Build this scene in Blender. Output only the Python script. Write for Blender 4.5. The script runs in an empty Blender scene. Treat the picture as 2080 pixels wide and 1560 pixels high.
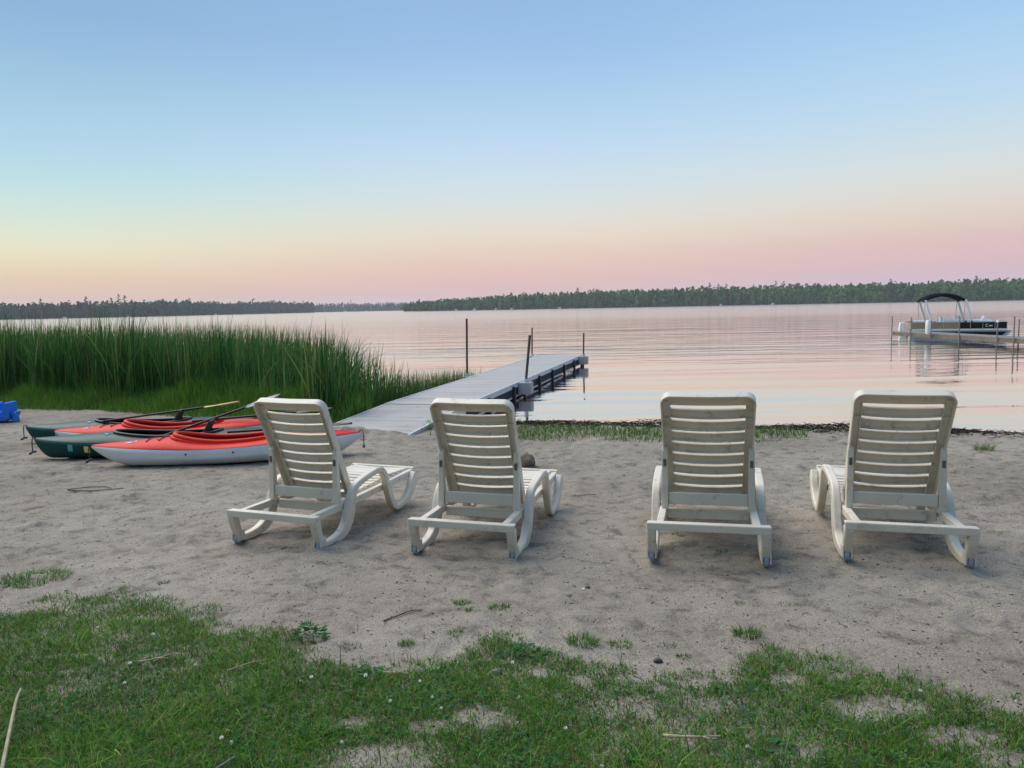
import bpy, bmesh, math, random
import numpy as np
from mathutils import Vector, Matrix

R = math.radians
rng = np.random.default_rng(7)
random.seed(7)
scene = bpy.context.scene
COL = scene.collection

# ------------------------------------------------------------------ camera
PITCH, ROLL, CAM_H = R(5.68), R(1.12), 1.5
f_ = Vector((0, math.cos(PITCH), -math.sin(PITCH)))
u_ = Vector((0, math.sin(PITCH), math.cos(PITCH)))
r_ = Vector((1, 0, 0))
rr = math.cos(ROLL) * r_ - math.sin(ROLL) * u_
uu = math.cos(ROLL) * u_ + math.sin(ROLL) * r_
cam_data = bpy.data.cameras.new('camera')
cam_data.sensor_width = 36.0
cam_data.lens = 36.0 * 1563 / 2080
cam_data.clip_start = 0.05
cam_data.clip_end = 9000
cam = bpy.data.objects.new('camera', cam_data)
COL.objects.link(cam)
cam.matrix_world = Matrix(((rr.x, uu.x, -f_.x, 0), (rr.y, uu.y, -f_.y, 0), (rr.z, uu.z, -f_.z, CAM_H), (0, 0, 0, 1)))
scene.camera = cam

# ------------------------------------------------------------------ world (dusk sky)
SUNSET_AZ = R(-100)            # clockwise from +Y; the sun has set to the left of the view


def lin(r, g, b):
    def c(v):
        v /= 255.0
        return v / 12.92 if v <= 0.04045 else ((v + 0.055) / 1.055) ** 2.4
    return (c(r), c(g), c(b), 1.0)


world = bpy.data.worlds.new('World')
scene.world = world
world.use_nodes = True
wt = world.node_tree
wt.nodes.clear()
WN, WL = wt.nodes.new, wt.links.new
w_out = WN('ShaderNodeOutputWorld')
w_bg = WN('ShaderNodeBackground')
w_tc = WN('ShaderNodeTexCoord')
w_sep = WN('ShaderNodeSeparateXYZ')
WL(w_tc.outputs['Generated'], w_sep.inputs[0])
w_el = WN('ShaderNodeMath'); w_el.operation = 'ARCSINE'
WL(w_sep.outputs['Z'], w_el.inputs[0])
w_ef = WN('ShaderNodeMapRange')       # elevation 0..90 deg -> 0..1
w_ef.inputs['From Min'].default_value = 0.0
w_ef.inputs['From Max'].default_value = math.pi / 2
WL(w_el.outputs[0], w_ef.inputs['Value'])


def sky_ramp(stops):
    n = WN('ShaderNodeValToRGB')
    n.color_ramp.interpolation = 'LINEAR'
    el = n.color_ramp.elements
    while len(el) > 1:
        el.remove(el[-1])
    el[0].position = stops[0][0] / 90.0
    el[0].color = stops[0][1]
    for deg, c in stops[1:]:
        e = el.new(deg / 90.0)
        e.color = c
    WL(w_ef.outputs[0], n.inputs[0])
    return n


ramp_glow = sky_ramp([(0, lin(250, 190, 120)), (3, lin(255, 210, 140)), (8, lin(250, 228, 178)), (14, lin(214, 232, 222)),
                      (24, lin(170, 212, 238)), (45, lin(140, 186, 228)), (90, lin(122, 166, 214))])
ramp_left = sky_ramp([(0, lin(218, 184, 172)), (1.05, lin(223, 190, 172)), (2.0, lin(230, 201, 173)), (3.2, lin(235, 217, 184)), (4.1, lin(234, 228, 197)), (5.3, lin(224, 231, 209)), (6.8, lin(209, 230, 221)),
                      (7.9, lin(197, 227, 228)), (9.1, lin(187, 222, 231)), (10.3, lin(180, 216, 234)), (12.0, lin(172, 210, 231)), (14.3, lin(160, 200, 226)), (16.4, lin(150, 189, 223)), (18.5, lin(142, 182, 218)),
                      (26, lin(134, 173, 214)), (50, lin(124, 163, 208)), (90, lin(116, 156, 204))])
ramp_mid = sky_ramp([(0, lin(215, 178, 183)), (1.25, lin(222, 184, 183)), (2.3, lin(228, 192, 182)), (3.8, lin(232, 205, 189)), (5.2, lin(233, 220, 202)), (6.6, lin(225, 225, 217)), (8.0, lin(214, 226, 229)),
                     (9.7, lin(203, 224, 237)), (11.0, lin(196, 220, 242)), (12.7, lin(184, 215, 240)), (14.7, lin(173, 208, 237)), (16.0, lin(166, 201, 237)), (17.8, lin(157, 194, 233)), (20.8, lin(149, 187, 228)),
                     (28, lin(140, 178, 222)), (50, lin(126, 165, 212)), (90, lin(116, 156, 204))])
ramp_right = sky_ramp([(0, lin(201, 180, 198)), (1.36, lin(209, 182, 195)), (2.6, lin(220, 185, 189)), (3.8, lin(221, 191, 188)), (5.0, lin(225, 205, 193)), (6.15, lin(224, 215, 205)), (7.6, lin(219, 221, 217)),
                       (8.8, lin(212, 223, 225)), (10.2, lin(203, 222, 232)), (11.9, lin(192, 218, 237)), (13.3, lin(184, 215, 240)), (15.2, lin(174, 211, 240)), (17.4, lin(164, 204, 239)), (22, lin(152, 192, 233)),
                       (32, lin(140, 179, 225)), (55, lin(126, 165, 212)), (90, lin(116, 156, 204))])
# cosine of the azimuth from the sunset
w_flat = WN('ShaderNodeCombineXYZ')
WL(w_sep.outputs['X'], w_flat.inputs['X'])
WL(w_sep.outputs['Y'], w_flat.inputs['Y'])
w_nrm = WN('ShaderNodeVectorMath'); w_nrm.operation = 'NORMALIZE'
WL(w_flat.outputs[0], w_nrm.inputs[0])
w_dot = WN('ShaderNodeVectorMath'); w_dot.operation = 'DOT_PRODUCT'
WL(w_nrm.outputs[0], w_dot.inputs[0])
w_dot.inputs[1].default_value = (math.sin(SUNSET_AZ), math.cos(SUNSET_AZ), 0)
w_m0 = WN('ShaderNodeMapRange'); w_m0.interpolation_type = 'SMOOTHSTEP'
w_m0.inputs['From Min'].default_value = -0.72
w_m0.inputs['From Max'].default_value = -0.17
WL(w_dot.outputs['Value'], w_m0.inputs['Value'])
w_m1 = WN('ShaderNodeMapRange'); w_m1.interpolation_type = 'SMOOTHSTEP'
w_m1.inputs['From Min'].default_value = -0.17
w_m1.inputs['From Max'].default_value = 0.42
WL(w_dot.outputs['Value'], w_m1.inputs['Value'])
w_m2 = WN('ShaderNodeMapRange'); w_m2.interpolation_type = 'SMOOTHSTEP'
w_m2.inputs['From Min'].default_value = 0.40
w_m2.inputs['From Max'].default_value = 1.0
WL(w_dot.outputs['Value'], w_m2.inputs['Value'])


def w_mix(fac, a, b):
    n = WN('ShaderNodeMix'); n.data_type = 'RGBA'
    WL(fac, n.inputs['Factor'])
    WL(a, n.inputs['A'])
    WL(b, n.inputs['B'])
    return n


mx0 = w_mix(w_m0.outputs[0], ramp_right.outputs[0], ramp_mid.outputs[0])
mx1 = w_mix(w_m1.outputs[0], mx0.outputs['Result'], ramp_left.outputs[0])
mx2 = w_mix(w_m2.outputs[0], mx1.outputs['Result'], ramp_glow.outputs[0])
WL(mx2.outputs['Result'], w_bg.inputs['Color'])
w_bg.inputs['Strength'].default_value = 0.707
WL(w_bg.outputs[0], w_out.inputs['Surface'])

# ------------------------------------------------------------------ afterglow as one very soft sun
sun_data = bpy.data.lights.new('sun', 'SUN')
sun_data.energy = 2.35
sun_data.angle = R(58)
sun_data.color = (1.0, 0.91, 0.81)
sun = bpy.data.objects.new('sun', sun_data)
COL.objects.link(sun)
SUN_AZ, SUN_EL = R(-50), R(52)
sd = Vector((math.sin(SUN_AZ) * math.cos(SUN_EL), math.cos(SUN_AZ) * math.cos(SUN_EL), math.sin(SUN_EL)))
sun.rotation_euler = sd.to_track_quat('Z', 'Y').to_euler()

vs = scene.view_settings
vs.view_transform = 'Standard'
vs.look = 'None'
vs.exposure = 0.5
vs.gamma = 1.0
scene.cycles.use_denoising = True
scene.cycles.max_bounces = 8
scene.cycles.transparent_max_bounces = 8
scene.cycles.volume_bounces = 1


# ------------------------------------------------------------------ helpers
def tag(o, label=None, cat=None, group=None, kind=None):
    if label: o['label'] = label
    if cat: o['category'] = cat
    if group: o['group'] = group
    if kind: o['kind'] = kind
    return o


def empty(name, loc=(0, 0, 0), rz=0.0):
    o = bpy.data.objects.new(name, None)
    o.empty_display_size = 0.1
    COL.objects.link(o)
    o.location = loc
    o.rotation_euler = (0, 0, rz)
    return o


def copy_tree(o, parent=None):
    c = o.copy()
    COL.objects.link(c)
    c.parent = parent
    for ch in o.children:
        copy_tree(ch, c)
    return c


def catmull(pts, n=6, closed=False):
    P = [np.array(p, float) for p in pts]
    out = []
    m = len(P)
    rngk = range(m) if closed else range(m - 1)
    for i in rngk:
        p1, p2 = P[i], P[(i + 1) % m]
        p0 = P[(i - 1) % m] if (closed or i > 0) else 2 * p1 - p2
        p3 = P[(i + 2) % m] if (closed or i + 2 < m) else 2 * p2 - p1
        for k in range(n):
            t = k / n
            out.append(0.5 * (2 * p1 + (p2 - p0) * t + (2 * p0 - 5 * p1 + 4 * p2 - p3) * t * t + (3 * p1 - p0 - 3 * p2 + p3) * t ** 3))
    if not closed:
        out.append(P[-1])
    return out


class MB:
    def __init__(s):
        s.v, s.f, s.m = [], [], []
        s.mi = 0

    def add(s, vs_, fs):
        b = len(s.v)
        s.v += [tuple(map(float, p)) for p in vs_]
        s.f += [tuple(b + i for i in q) for q in fs]
        s.m += [s.mi] * len(fs)
        return s

    def box(s, c, d, rot=None):
        hx, hy, hz = d[0] / 2, d[1] / 2, d[2] / 2
        vs_ = [Vector((x, y, z)) for z in (-hz, hz) for x, y in ((-hx, -hy), (hx, -hy), (hx, hy), (-hx, hy))]
        if rot is not None:
            vs_ = [rot @ p for p in vs_]
        vs_ = [(p.x + c[0], p.y + c[1], p.z + c[2]) for p in vs_]
        return s.add(vs_, [(3, 2, 1, 0), (4, 5, 6, 7), (0, 1, 5, 4), (1, 2, 6, 5), (2, 3, 7, 6), (3, 0, 4, 7)])

    def span(s, a, b):
        return s.box([(a[i] + b[i]) / 2 for i in range(3)], [abs(b[i] - a[i]) for i in range(3)])

    def loft(s, rings, closed=True, caps=True):
        n = len(rings[0])
        vs_ = [p for r in rings for p in r]
        fs = []
        for i in range(len(rings) - 1):
            for j in range(n if closed else n - 1):
                k = (j + 1) % n
                fs.append((i * n + j, i * n + k, (i + 1) * n + k, (i + 1) * n + j))
        if caps and closed:
            fs.append(tuple(range(n - 1, -1, -1)))
            b = (len(rings) - 1) * n
            fs.append(tuple(range(b, b + n)))
        return s.add(vs_, fs)

    def tube(s, pts, r, n=8, closed=False, squash=1.0):
        P = [Vector(p) for p in pts]
        m = len(P)
        rad = r if hasattr(r, '__len__') else [r] * m
        rings = []
        side = None
        for i in range(m):
            a = P[(i - 1) % m] if (closed or i > 0) else P[i]
            b = P[(i + 1) % m] if (closed or i < m - 1) else P[i]
            t = (b - a).normalized()
            if side is None:
                ref = Vector((0, 0, 1)) if abs(t.z) < 0.9 else Vector((1, 0, 0))
                side = t.cross(ref).normalized()
            else:
                side = (side - t * side.dot(t)).normalized()
            up = side.cross(t)
            rings.append([P[i] + rad[i] * (side * math.cos(2 * math.pi * k / n) + up * squash * math.sin(2 * math.pi * k / n)) for k in range(n)])
        if closed:
            rings.append(rings[0])
        return s.loft(rings, True, not closed)

    def ribbon_yz(s, path, x0, x1, per=5):
        """sweep a rectangular band whose profile path lies in the yz plane; path items (y, z, thickness)"""
        pts = catmull(path, per)
        rings = []
        for i, p in enumerate(pts):
            a = pts[max(i - 1, 0)]
            b = pts[min(i + 1, len(pts) - 1)]
            d = np.array([b[0] - a[0], b[1] - a[1]])
            d /= np.linalg.norm(d) + 1e-9
            nrm = np.array([-d[1], d[0]])
            h = p[2] / 2
            o = p[:2] + nrm * h
            q = p[:2] - nrm * h
            rings.append([(x0, o[0], o[1]), (x1, o[0], o[1]), (x1, q[0], q[1]), (x0, q[0], q[1])])
        return s.loft(rings)

    def cyl(s, p, q, r, n=12, r2=None):
        return s.tube([p, q], [r, r if r2 is None else r2], n)

    def build(s, name, mat, parent=None, smooth=False, bevel=0.0, seg=2):
        me = bpy.data.meshes.new(name)
        me.from_pydata(s.v, [], s.f)
        mats = mat if isinstance(mat, (list, tuple)) else [mat]
        for m in mats:
            me.materials.append(m)
        if len(mats) > 1:
            me.polygons.foreach_set('material_index', s.m)
        me.update()
        bm = bmesh.new(); bm.from_mesh(me)
        bmesh.ops.recalc_face_normals(bm, faces=bm.faces)
        bm.to_mesh(me); bm.free()
        if smooth:
            me.polygons.foreach_set('use_smooth', [True] * len(me.polygons))
            me.set_sharp_from_angle(angle=R(42))
        o = bpy.data.objects.new(name, me)
        COL.objects.link(o)
        o.parent = parent
        if bevel:
            b = o.modifiers.new('bevel', 'BEVEL')
            b.width = bevel; b.segments = seg; b.limit_method = 'ANGLE'; b.angle_limit = R(35)
        return o


def fast_mesh(name, verts, faces, mat, cols=None, smooth=False, parent=None):
    """verts (N,3); faces (M,k) numpy, k = 3 or 4; cols (N,3)"""
    me = bpy.data.meshes.new(name)
    N, (M, k) = len(verts), faces.shape
    me.vertices.add(N)
    me.vertices.foreach_set('co', np.ascontiguousarray(verts, np.float32).ravel())
    me.loops.add(M * k)
    me.loops.foreach_set('vertex_index', np.ascontiguousarray(faces, np.int32).ravel())
    me.polygons.add(M)
    me.polygons.foreach_set('loop_start', np.arange(0, M * k, k, dtype=np.int32))
    me.polygons.foreach_set('loop_total', np.full(M, k, np.int32))
    if smooth:
        me.polygons.foreach_set('use_smooth', np.ones(M, bool))
    if cols is not None:
        at = me.attributes.new('Col', 'FLOAT_COLOR', 'POINT')
        c4 = np.ones((N, 4), np.float32)
        c4[:, :3] = cols
        at.data.foreach_set('color', c4.ravel())
    me.materials.append(mat)
    me.update(calc_edges=True)
    me.validate()
    o = bpy.data.objects.new(name, me)
    COL.objects.link(o)
    o.parent = parent
    return o


def vnoise(x, y, seed=0):
    """smooth value noise, vectorised, roughly -1..1"""
    xi, yi = np.floor(x).astype(np.int64), np.floor(y).astype(np.int64)
    xf, yf = x - xi, y - yi

    def h(a, b):
        n = (a * 374761393 + b * 668265263 + seed * 1442695041) & 0x7fffffff
        n = ((n ^ (n >> 13)) * 1274126177) & 0x7fffffff
        return ((n ^ (n >> 16)) & 0xffff) / 32767.5 - 1.0
    ux, uy = xf * xf * (3 - 2 * xf), yf * yf * (3 - 2 * yf)
    a = h(xi, yi) * (1 - ux) + h(xi + 1, yi) * ux
    b = h(xi, yi + 1) * (1 - ux) + h(xi + 1, yi + 1) * ux
    return a * (1 - uy) + b * uy


def fbm(x, y, seed=0, o=4):
    s, a = 0, 1.0
    for i in range(o):
        s = s + a * vnoise(x * 2 ** i + 17.3 * i, y * 2 ** i - 9.1 * i, seed + i)
        a *= 0.5
    return s / 1.9


# ------------------------------------------------------------------ materials
def new_mat(name):
    m = bpy.data.materials.new(name)
    m.use_nodes = True
    nt = m.node_tree
    b = nt.nodes['Principled BSDF']
    return m, nt, b


def n_noise(nt, scale, detail=4, rough=0.55, vec=None, dist=0.0):
    n = nt.nodes.new('ShaderNodeTexNoise')
    n.inputs['Scale'].default_value = scale
    n.inputs['Detail'].default_value = detail
    n.inputs['Roughness'].default_value = rough
    n.inputs['Distortion'].default_value = dist
    if vec is not None:
        nt.links.new(vec, n.inputs['Vector'])
    return n


def n_ramp(nt, inp, stops):
    n = nt.nodes.new('ShaderNodeValToRGB')
    el = n.color_ramp.elements
    while len(el) > 1:
        el.remove(el[-1])
    el[0].position, el[0].color = stops[0][0], tuple(stops[0][1]) + (1,)
    for p, c in stops[1:]:
        e = el.new(p)
        e.color = tuple(c) + (1,)
    nt.links.new(inp, n.inputs[0])
    return n


def n_mix(nt, fac, a, b, mode='MIX'):
    n = nt.nodes.new('ShaderNodeMix'); n.data_type = 'RGBA'; n.blend_type = mode
    for sock, v in (('Factor', fac), ('A', a), ('B', b)):
        if hasattr(v, 'is_linked') or hasattr(v, 'links'):
            nt.links.new(v, n.inputs[sock])
        elif isinstance(v, (int, float)):
            n.inputs[sock].default_value = v
        else:
            n.inputs[sock].default_value = tuple(v) + (1,)
    return n.outputs['Result']


def n_bump(nt, h, strength, dist, nrm=None):
    n = nt.nodes.new('ShaderNodeBump')
    n.inputs['Strength'].default_value = strength
    n.inputs['Distance'].default_value = dist
    nt.links.new(h, n.inputs['Height'])
    if nrm is not None:
        nt.links.new(nrm, n.inputs['Normal'])
    return n.outputs[0]


def simple(name, col, rough=0.5, vary=0.15, scale=6.0, bump=0.0, bscale=80.0, metallic=0.0, dirt=None, spec=None, own=False):
    m, nt, b = new_mat(name)
    tc = nt.nodes.new('ShaderNodeTexCoord')
    OV = tc.outputs['Object']
    if own:                                   # every copy wears in its own way
        oi = nt.nodes.new('ShaderNodeObjectInfo')
        va = nt.nodes.new('ShaderNodeVectorMath'); va.operation = 'MULTIPLY_ADD'
        cmb = nt.nodes.new('ShaderNodeCombineXYZ')
        for ax_ in 'XYZ':
            nt.links.new(oi.outputs['Random'], cmb.inputs[ax_])
        nt.links.new(cmb.outputs[0], va.inputs[0])
        va.inputs[1].default_value = (37.0, 53.0, 71.0)
        nt.links.new(OV, va.inputs[2])
        OV = va.outputs[0]
    n = n_noise(nt, scale, 5, 0.6, OV)
    lo = [c * (1 - vary) for c in col]
    hi = [min(1, c * (1 + vary * 0.6)) for c in col]
    c = n_ramp(nt, n.outputs['Fac'], [(0.3, lo), (0.7, hi)]).outputs[0]
    if dirt:
        n2 = n_noise(nt, scale * 3.1, 6, 0.7, OV, 0.6)
        fr = n_ramp(nt, n2.outputs['Fac'], [(0.56, (0, 0, 0)), (0.74, (1, 1, 1))])
        mul = nt.nodes.new('ShaderNodeMath'); mul.operation = 'MULTIPLY'
        nt.links.new(fr.outputs[0], mul.inputs[0])
        mul.inputs[1].default_value = dirt[1]
        c = n_mix(nt, mul.outputs[0], c, dirt[0])
    nt.links.new(c, b.inputs['Base Color'])
    b.inputs['Roughness'].default_value = rough
    b.inputs['Metallic'].default_value = metallic
    if spec is not None:
        b.inputs['Specular IOR Level'].default_value = spec
    if bump:
        n3 = n_noise(nt, bscale, 3, 0.5, tc.outputs['Object'])
        nt.links.new(n_bump(nt, n3.outputs['Fac'], bump, 0.01), b.inputs['Normal'])
    return m


def leaf_mat(name, rough=0.55, transl=0.3, spec=0.3):
    m, nt, b = new_mat(name)
    at = nt.nodes.new('ShaderNodeAttribute')
    at.attribute_name = 'Col'
    nt.links.new(at.outputs['Color'], b.inputs['Base Color'])
    b.inputs['Roughness'].default_value = rough
    b.inputs['Specular IOR Level'].default_value = spec
    tr = nt.nodes.new('ShaderNodeBsdfTranslucent')
    nt.links.new(at.outputs['Color'], tr.inputs['Color'])
    mixs = nt.nodes.new('ShaderNodeMixShader')
    mixs.inputs[0].default_value = transl
    nt.links.new(b.outputs[0], mixs.inputs[1])
    nt.links.new(tr.outputs[0], mixs.inputs[2])
    nt.links.new(mixs.outputs[0], nt.nodes['Material Output'].inputs['Surface'])
    return m


def sand_mat():
    m, nt, b = new_mat('sand')
    tc = nt.nodes.new('ShaderNodeTexCoord')
    P = tc.outputs['Object']
    big = n_noise(nt, 0.55, 5, 0.6, P)
    base = n_ramp(nt, big.outputs['Fac'], [(0.3, (0.232, 0.200, 0.158)), (0.5, (0.302, 0.264, 0.213)), (0.72, (0.368, 0.326, 0.268))]).outputs[0]
    mid = n_noise(nt, 7.0, 6, 0.68, P, 0.4)
    midc = n_ramp(nt, mid.outputs['Fac'], [(0.32, (0.50, 0.49, 0.48)), (0.48, (0.98, 0.98, 0.98)), (0.72, (1.15, 1.15, 1.15))]).outputs[0]
    c = n_mix(nt, 1.0, base, midc, 'MULTIPLY')
    grain = n_noise(nt, 150.0, 5, 0.85, P)
    gc = n_ramp(nt, grain.outputs['Fac'], [(0.36, (0.12, 0.11, 0.11)), (0.45, (0.80, 0.80, 0.80)), (0.56, (1.10, 1.10, 1.10)), (0.68, (2.0, 1.95, 1.9))]).outputs[0]
    c = n_mix(nt, 1.0, c, gc, 'MULTIPLY')
    vor = nt.nodes.new('ShaderNodeTexVoronoi')
    vor.inputs['Scale'].default_value = 30.0
    nt.links.new(P, vor.inputs['Vector'])
    sp = n_ramp(nt, vor.outputs['Distance'], [(0.07, (1, 1, 1)), (0.16, (0, 0, 0))])
    pick = nt.nodes.new('ShaderNodeSeparateColor')
    nt.links.new(vor.outputs['Color'], pick.inputs[0])
    gt = nt.nodes.new('ShaderNodeMath'); gt.operation = 'GREATER_THAN'
    nt.links.new(pick.outputs[0], gt.inputs[0]); gt.inputs[1].default_value = 0.42
    mu = nt.nodes.new('ShaderNodeMath'); mu.operation = 'MULTIPLY'
    nt.links.new(sp.outputs[0], mu.inputs[0]); nt.links.new(gt.outputs[0], mu.inputs[1])
    mu2 = nt.nodes.new('ShaderNodeMath'); mu2.operation = 'MULTIPLY'
    nt.links.new(mu.outputs[0], mu2.inputs[0]); mu2.inputs[1].default_value = 0.75
    c = n_mix(nt, mu2.outputs[0], c, (0.075, 0.060, 0.050))
    nt.links.new(c, b.inputs['Base Color'])
    b.inputs['Roughness'].default_value = 0.95
    b.inputs['Specular IOR Level'].default_value = 0.15
    nb = n_bump(nt, mid.outputs['Fac'], 0.7, 0.03)
    nb = n_bump(nt, grain.outputs['Fac'], 0.55, 0.004, nb)
    nt.links.new(nb, b.inputs['Normal'])
    return m


def water_mat():
    m, nt, b = new_mat('lake_water')
    tc = nt.nodes.new('ShaderNodeTexCoord')

    def mapped(sx, sy, rz):
        mp = nt.nodes.new('ShaderNodeMapping')
        mp.inputs['Scale'].default_value = (sx, sy, 1)
        mp.inputs['Rotation'].default_value = (0, 0, rz)
        nt.links.new(tc.outputs['Object'], mp.inputs['Vector'])
        return mp.outputs[0]
    ripple = n_noise(nt, 1.0, 3, 0.55, mapped(0.13, 1.15, 0.10), 0.3)
    fine = n_noise(nt, 1.0, 2, 0.5, mapped(1.6, 5.5, -0.15), 0.2)
    swell = n_noise(nt, 1.0, 2, 0.5, mapped(0.06, 0.38, 0.05), 0.3)
    slick = n_noise(nt, 1.0, 3, 0.5, mapped(0.010, 0.055, 0.12), 0.5)
    sl = n_ramp(nt, slick.outputs['Fac'], [(0.38, (0.15, 0.15, 0.15)), (0.60, (1, 1, 1))])
    nb = n_bump(nt, swell.outputs['Fac'], 0.4, 0.20)
    n1 = nt.nodes.new('ShaderNodeBump')
    n1.inputs['Distance'].default_value = 0.060
    nt.links.new(sl.outputs[0], n1.inputs['Strength'])
    nt.links.new(ripple.outputs['Fac'], n1.inputs['Height'])
    nt.links.new(nb, n1.inputs['Normal'])
    nb = n_bump(nt, fine.outputs['Fac'], 0.35, 0.006, n1.outputs[0])
    nt.links.new(nb, b.inputs['Normal'])
    b.inputs['Base Color'].default_value = (0.80, 0.685, 0.61, 1)
    sx_ = nt.nodes.new('ShaderNodeSeparateXYZ')          # sheltered near the beach, wind-ruffled farther out
    nt.links.new(tc.outputs['Object'], sx_.inputs[0])
    mr = nt.nodes.new('ShaderNodeMapRange'); mr.interpolation_type = 'SMOOTHSTEP'
    mr.inputs['From Min'].default_value = 20; mr.inputs['From Max'].default_value = 170
    mr.inputs['To Min'].default_value = 0.055; mr.inputs['To Max'].default_value = 0.15
    nt.links.new(sx_.outputs['Y'], mr.inputs['Value'])
    nt.links.new(mr.outputs[0], b.inputs['Roughness'])
    b.inputs['Metallic'].default_value = 1.0
    b.inputs['IOR'].default_value = 2.0
    return m


M = {}
M['sand'] = sand_mat()
M['water'] = water_mat()
M['chair'] = simple('white_resin', (0.73, 0.66, 0.54), 0.45, 0.09, 3.2, 0.05, 160, dirt=((0.28, 0.24, 0.18), 0.75), own=True)
M['caster'] = simple('grey_caster', (0.34, 0.39, 0.45), 0.5, 0.1, 20)
M['slot'] = simple('slot_dark', (0.16, 0.13, 0.10), 0.8)
M['red'] = simple('red_plastic', (0.78, 0.036, 0.022), 0.45, 0.08, 4, 0.03, 200, dirt=((0.45, 0.12, 0.08), 0.15), spec=0.12)
M['hullwhite'] = simple('white_hull', (0.76, 0.765, 0.76), 0.35, 0.06, 3, 0.03, 150, dirt=((0.45, 0.43, 0.40), 0.25))
M['green'] = simple('green_plastic', (0.003, 0.060, 0.052), 0.40, 0.25, 3, 0.04, 150, dirt=((0.04, 0.09, 0.085), 0.15), spec=0.16)
M['black'] = simple('black_plastic', (0.018, 0.018, 0.022), 0.45, 0.2, 10)
M['blackfabric'] = simple('black_fabric', (0.030, 0.030, 0.036), 0.85, 0.3, 14, 0.2, 120)
M['paddlegrey'] = simple('grey_blade', (0.10, 0.13, 0.17), 0.35, 0.15, 8)
M['yellow'] = simple('yellow_plastic', (0.75, 0.46, 0.06), 0.4, 0.12, 10)
M['sticker_y'] = simple('yellow_sticker', (0.80, 0.66, 0.18), 0.5, 0.2, 60)
M['sticker_b'] = simple('teal_sticker', (0.13, 0.42, 0.45), 0.5, 0.35, 40)
M['sticker_w'] = simple('white_print', (0.75, 0.78, 0.80), 0.5, 0.1, 40)
M['blue'] = simple('blue_plastic', (0.010, 0.20, 0.75), 0.38, 0.12, 6, 0.03, 60)
M['deck'] = simple('grey_deck', (0.42, 0.405, 0.385), 0.75, 0.10, 1.2, 0.25, 60, dirt=((0.30, 0.28, 0.25), 0.45))
M['deck2'] = simple('grey_deck_worn', (0.41, 0.395, 0.375), 0.75, 0.12, 1.6, 0.25, 60, dirt=((0.30, 0.28, 0.25), 0.45))
M['decksand'] = simple('sandy_deck', (0.42, 0.40, 0.375), 0.8, 0.12, 1.5, 0.3, 60, dirt=((0.29, 0.25, 0.21), 0.85))
M['dockbeam'] = simple('grey_aluminium', (0.54, 0.54, 0.545), 0.55, 0.12, 5, dirt=((0.25, 0.24, 0.22), 0.4))
M['darksteel'] = simple('dark_steel', (0.035, 0.032, 0.040), 0.6, 0.3, 8)
M['lattice'] = simple('lattice_bars', (0.075, 0.072, 0.095), 0.6, 0.2, 8)
M['rust'] = simple('rusty_pole', (0.115, 0.070, 0.050), 0.75, 0.35, 6, 0.2, 60)
M['galv'] = simple('galvanised_pole', (0.19, 0.185, 0.18), 0.5, 0.25, 5)
M['wood'] = simple('grey_wood', (0.15, 0.13, 0.095), 0.85, 0.3, 3, 0.3, 30)
M['woodtop'] = simple('weathered_wood', (0.24, 0.235, 0.23), 0.85, 0.25, 3, 0.3, 30)
M['boatwhite'] = simple('boat_white', (0.76, 0.77, 0.76), 0.4, 0.06, 4)
M['boatblack'] = simple('boat_black', (0.008, 0.008, 0.010), 0.12, 0.2, 3)
M['boatreflect'] = simple('boat_tan_reflection', (0.30, 0.235, 0.15), 0.18, 0.12, 3)  # tan reflection on the glossy rear panels, put into the base colour
M['alu'] = simple('aluminium', (0.55, 0.56, 0.57), 0.3, 0.10, 5, metallic=0.6)
M['canvas'] = simple('black_canvas', (0.006, 0.007, 0.012), 0.9, 0.3, 10, spec=0.05)
M['wrack'] = leaf_mat('wrack', 0.9, 0.0, 0.1)
M['grass'] = leaf_mat('grass_leaf', 0.6, 0.30, 0.12)
M['reed'] = leaf_mat('reed_leaf', 0.6, 0.25, 0.12)
M['tree'] = leaf_mat('tree_leaf', 0.7, 0.20, 0.1)
M['straw'] = simple('dry_straw', (0.44, 0.35, 0.22), 0.8, 0.25, 30)
M['bark'] = simple('bark', (0.13, 0.10, 0.085), 0.9, 0.3, 8)
M['petal'] = simple('clover_petal', (0.78, 0.78, 0.72), 0.7, 0.1, 60)
M['stem'] = simple('clover_stem', (0.09, 0.17, 0.04), 0.6, 0.2, 30)
M['clay'] = simple('clay_sand', (0.235, 0.175, 0.130), 0.95, 0.3, 20, 0.6, 50)
M['stone'] = simple('grey_stone', (0.22, 0.20, 0.22), 0.8, 0.3, 30, 0.3, 80)
M['soil'] = simple('forest_soil', (0.055, 0.050, 0.035), 0.95, 0.3, 0.05)

# ------------------------------------------------------------------ terrain
WATER_Z = -0.45


def shore(x):
    x = np.asarray(x, float)
    right = 11.45 - 0.30 * np.minimum(x, 22)
    left = 11.75 + 0.60 * (-1.0 - np.maximum(x, -40))
    k = np.clip((x + 1.6) / 1.2, 0, 1)
    return left * (1 - k) + right * k + 0.10 * vnoise(x * 1.7, x * 0 + 3.3, 5)


def ground_smooth(x, y):
    x = np.asarray(x, float); y = np.asarray(y, float)
    yc = np.clip(y, -30, 40)
    z = np.where(yc < 7, -0.09 - 0.035 * (yc - 4.68), -0.1712 - 0.014 * (yc - 7))
    z = z + 0.008 * (np.clip(x, -3, 3) - 0.35)
    d = y - shore(x)
    bank = np.clip((d + 0.15) / 0.75, 0, 1)
    bank = bank * bank * (3 - 2 * bank)
    z = z + 0.035 * np.exp(-((d + 0.35) / 0.30) ** 2)
    z = z - bank * (0.45) - np.clip(d - 0.6, 0, 60) * 0.05
    return z


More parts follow.
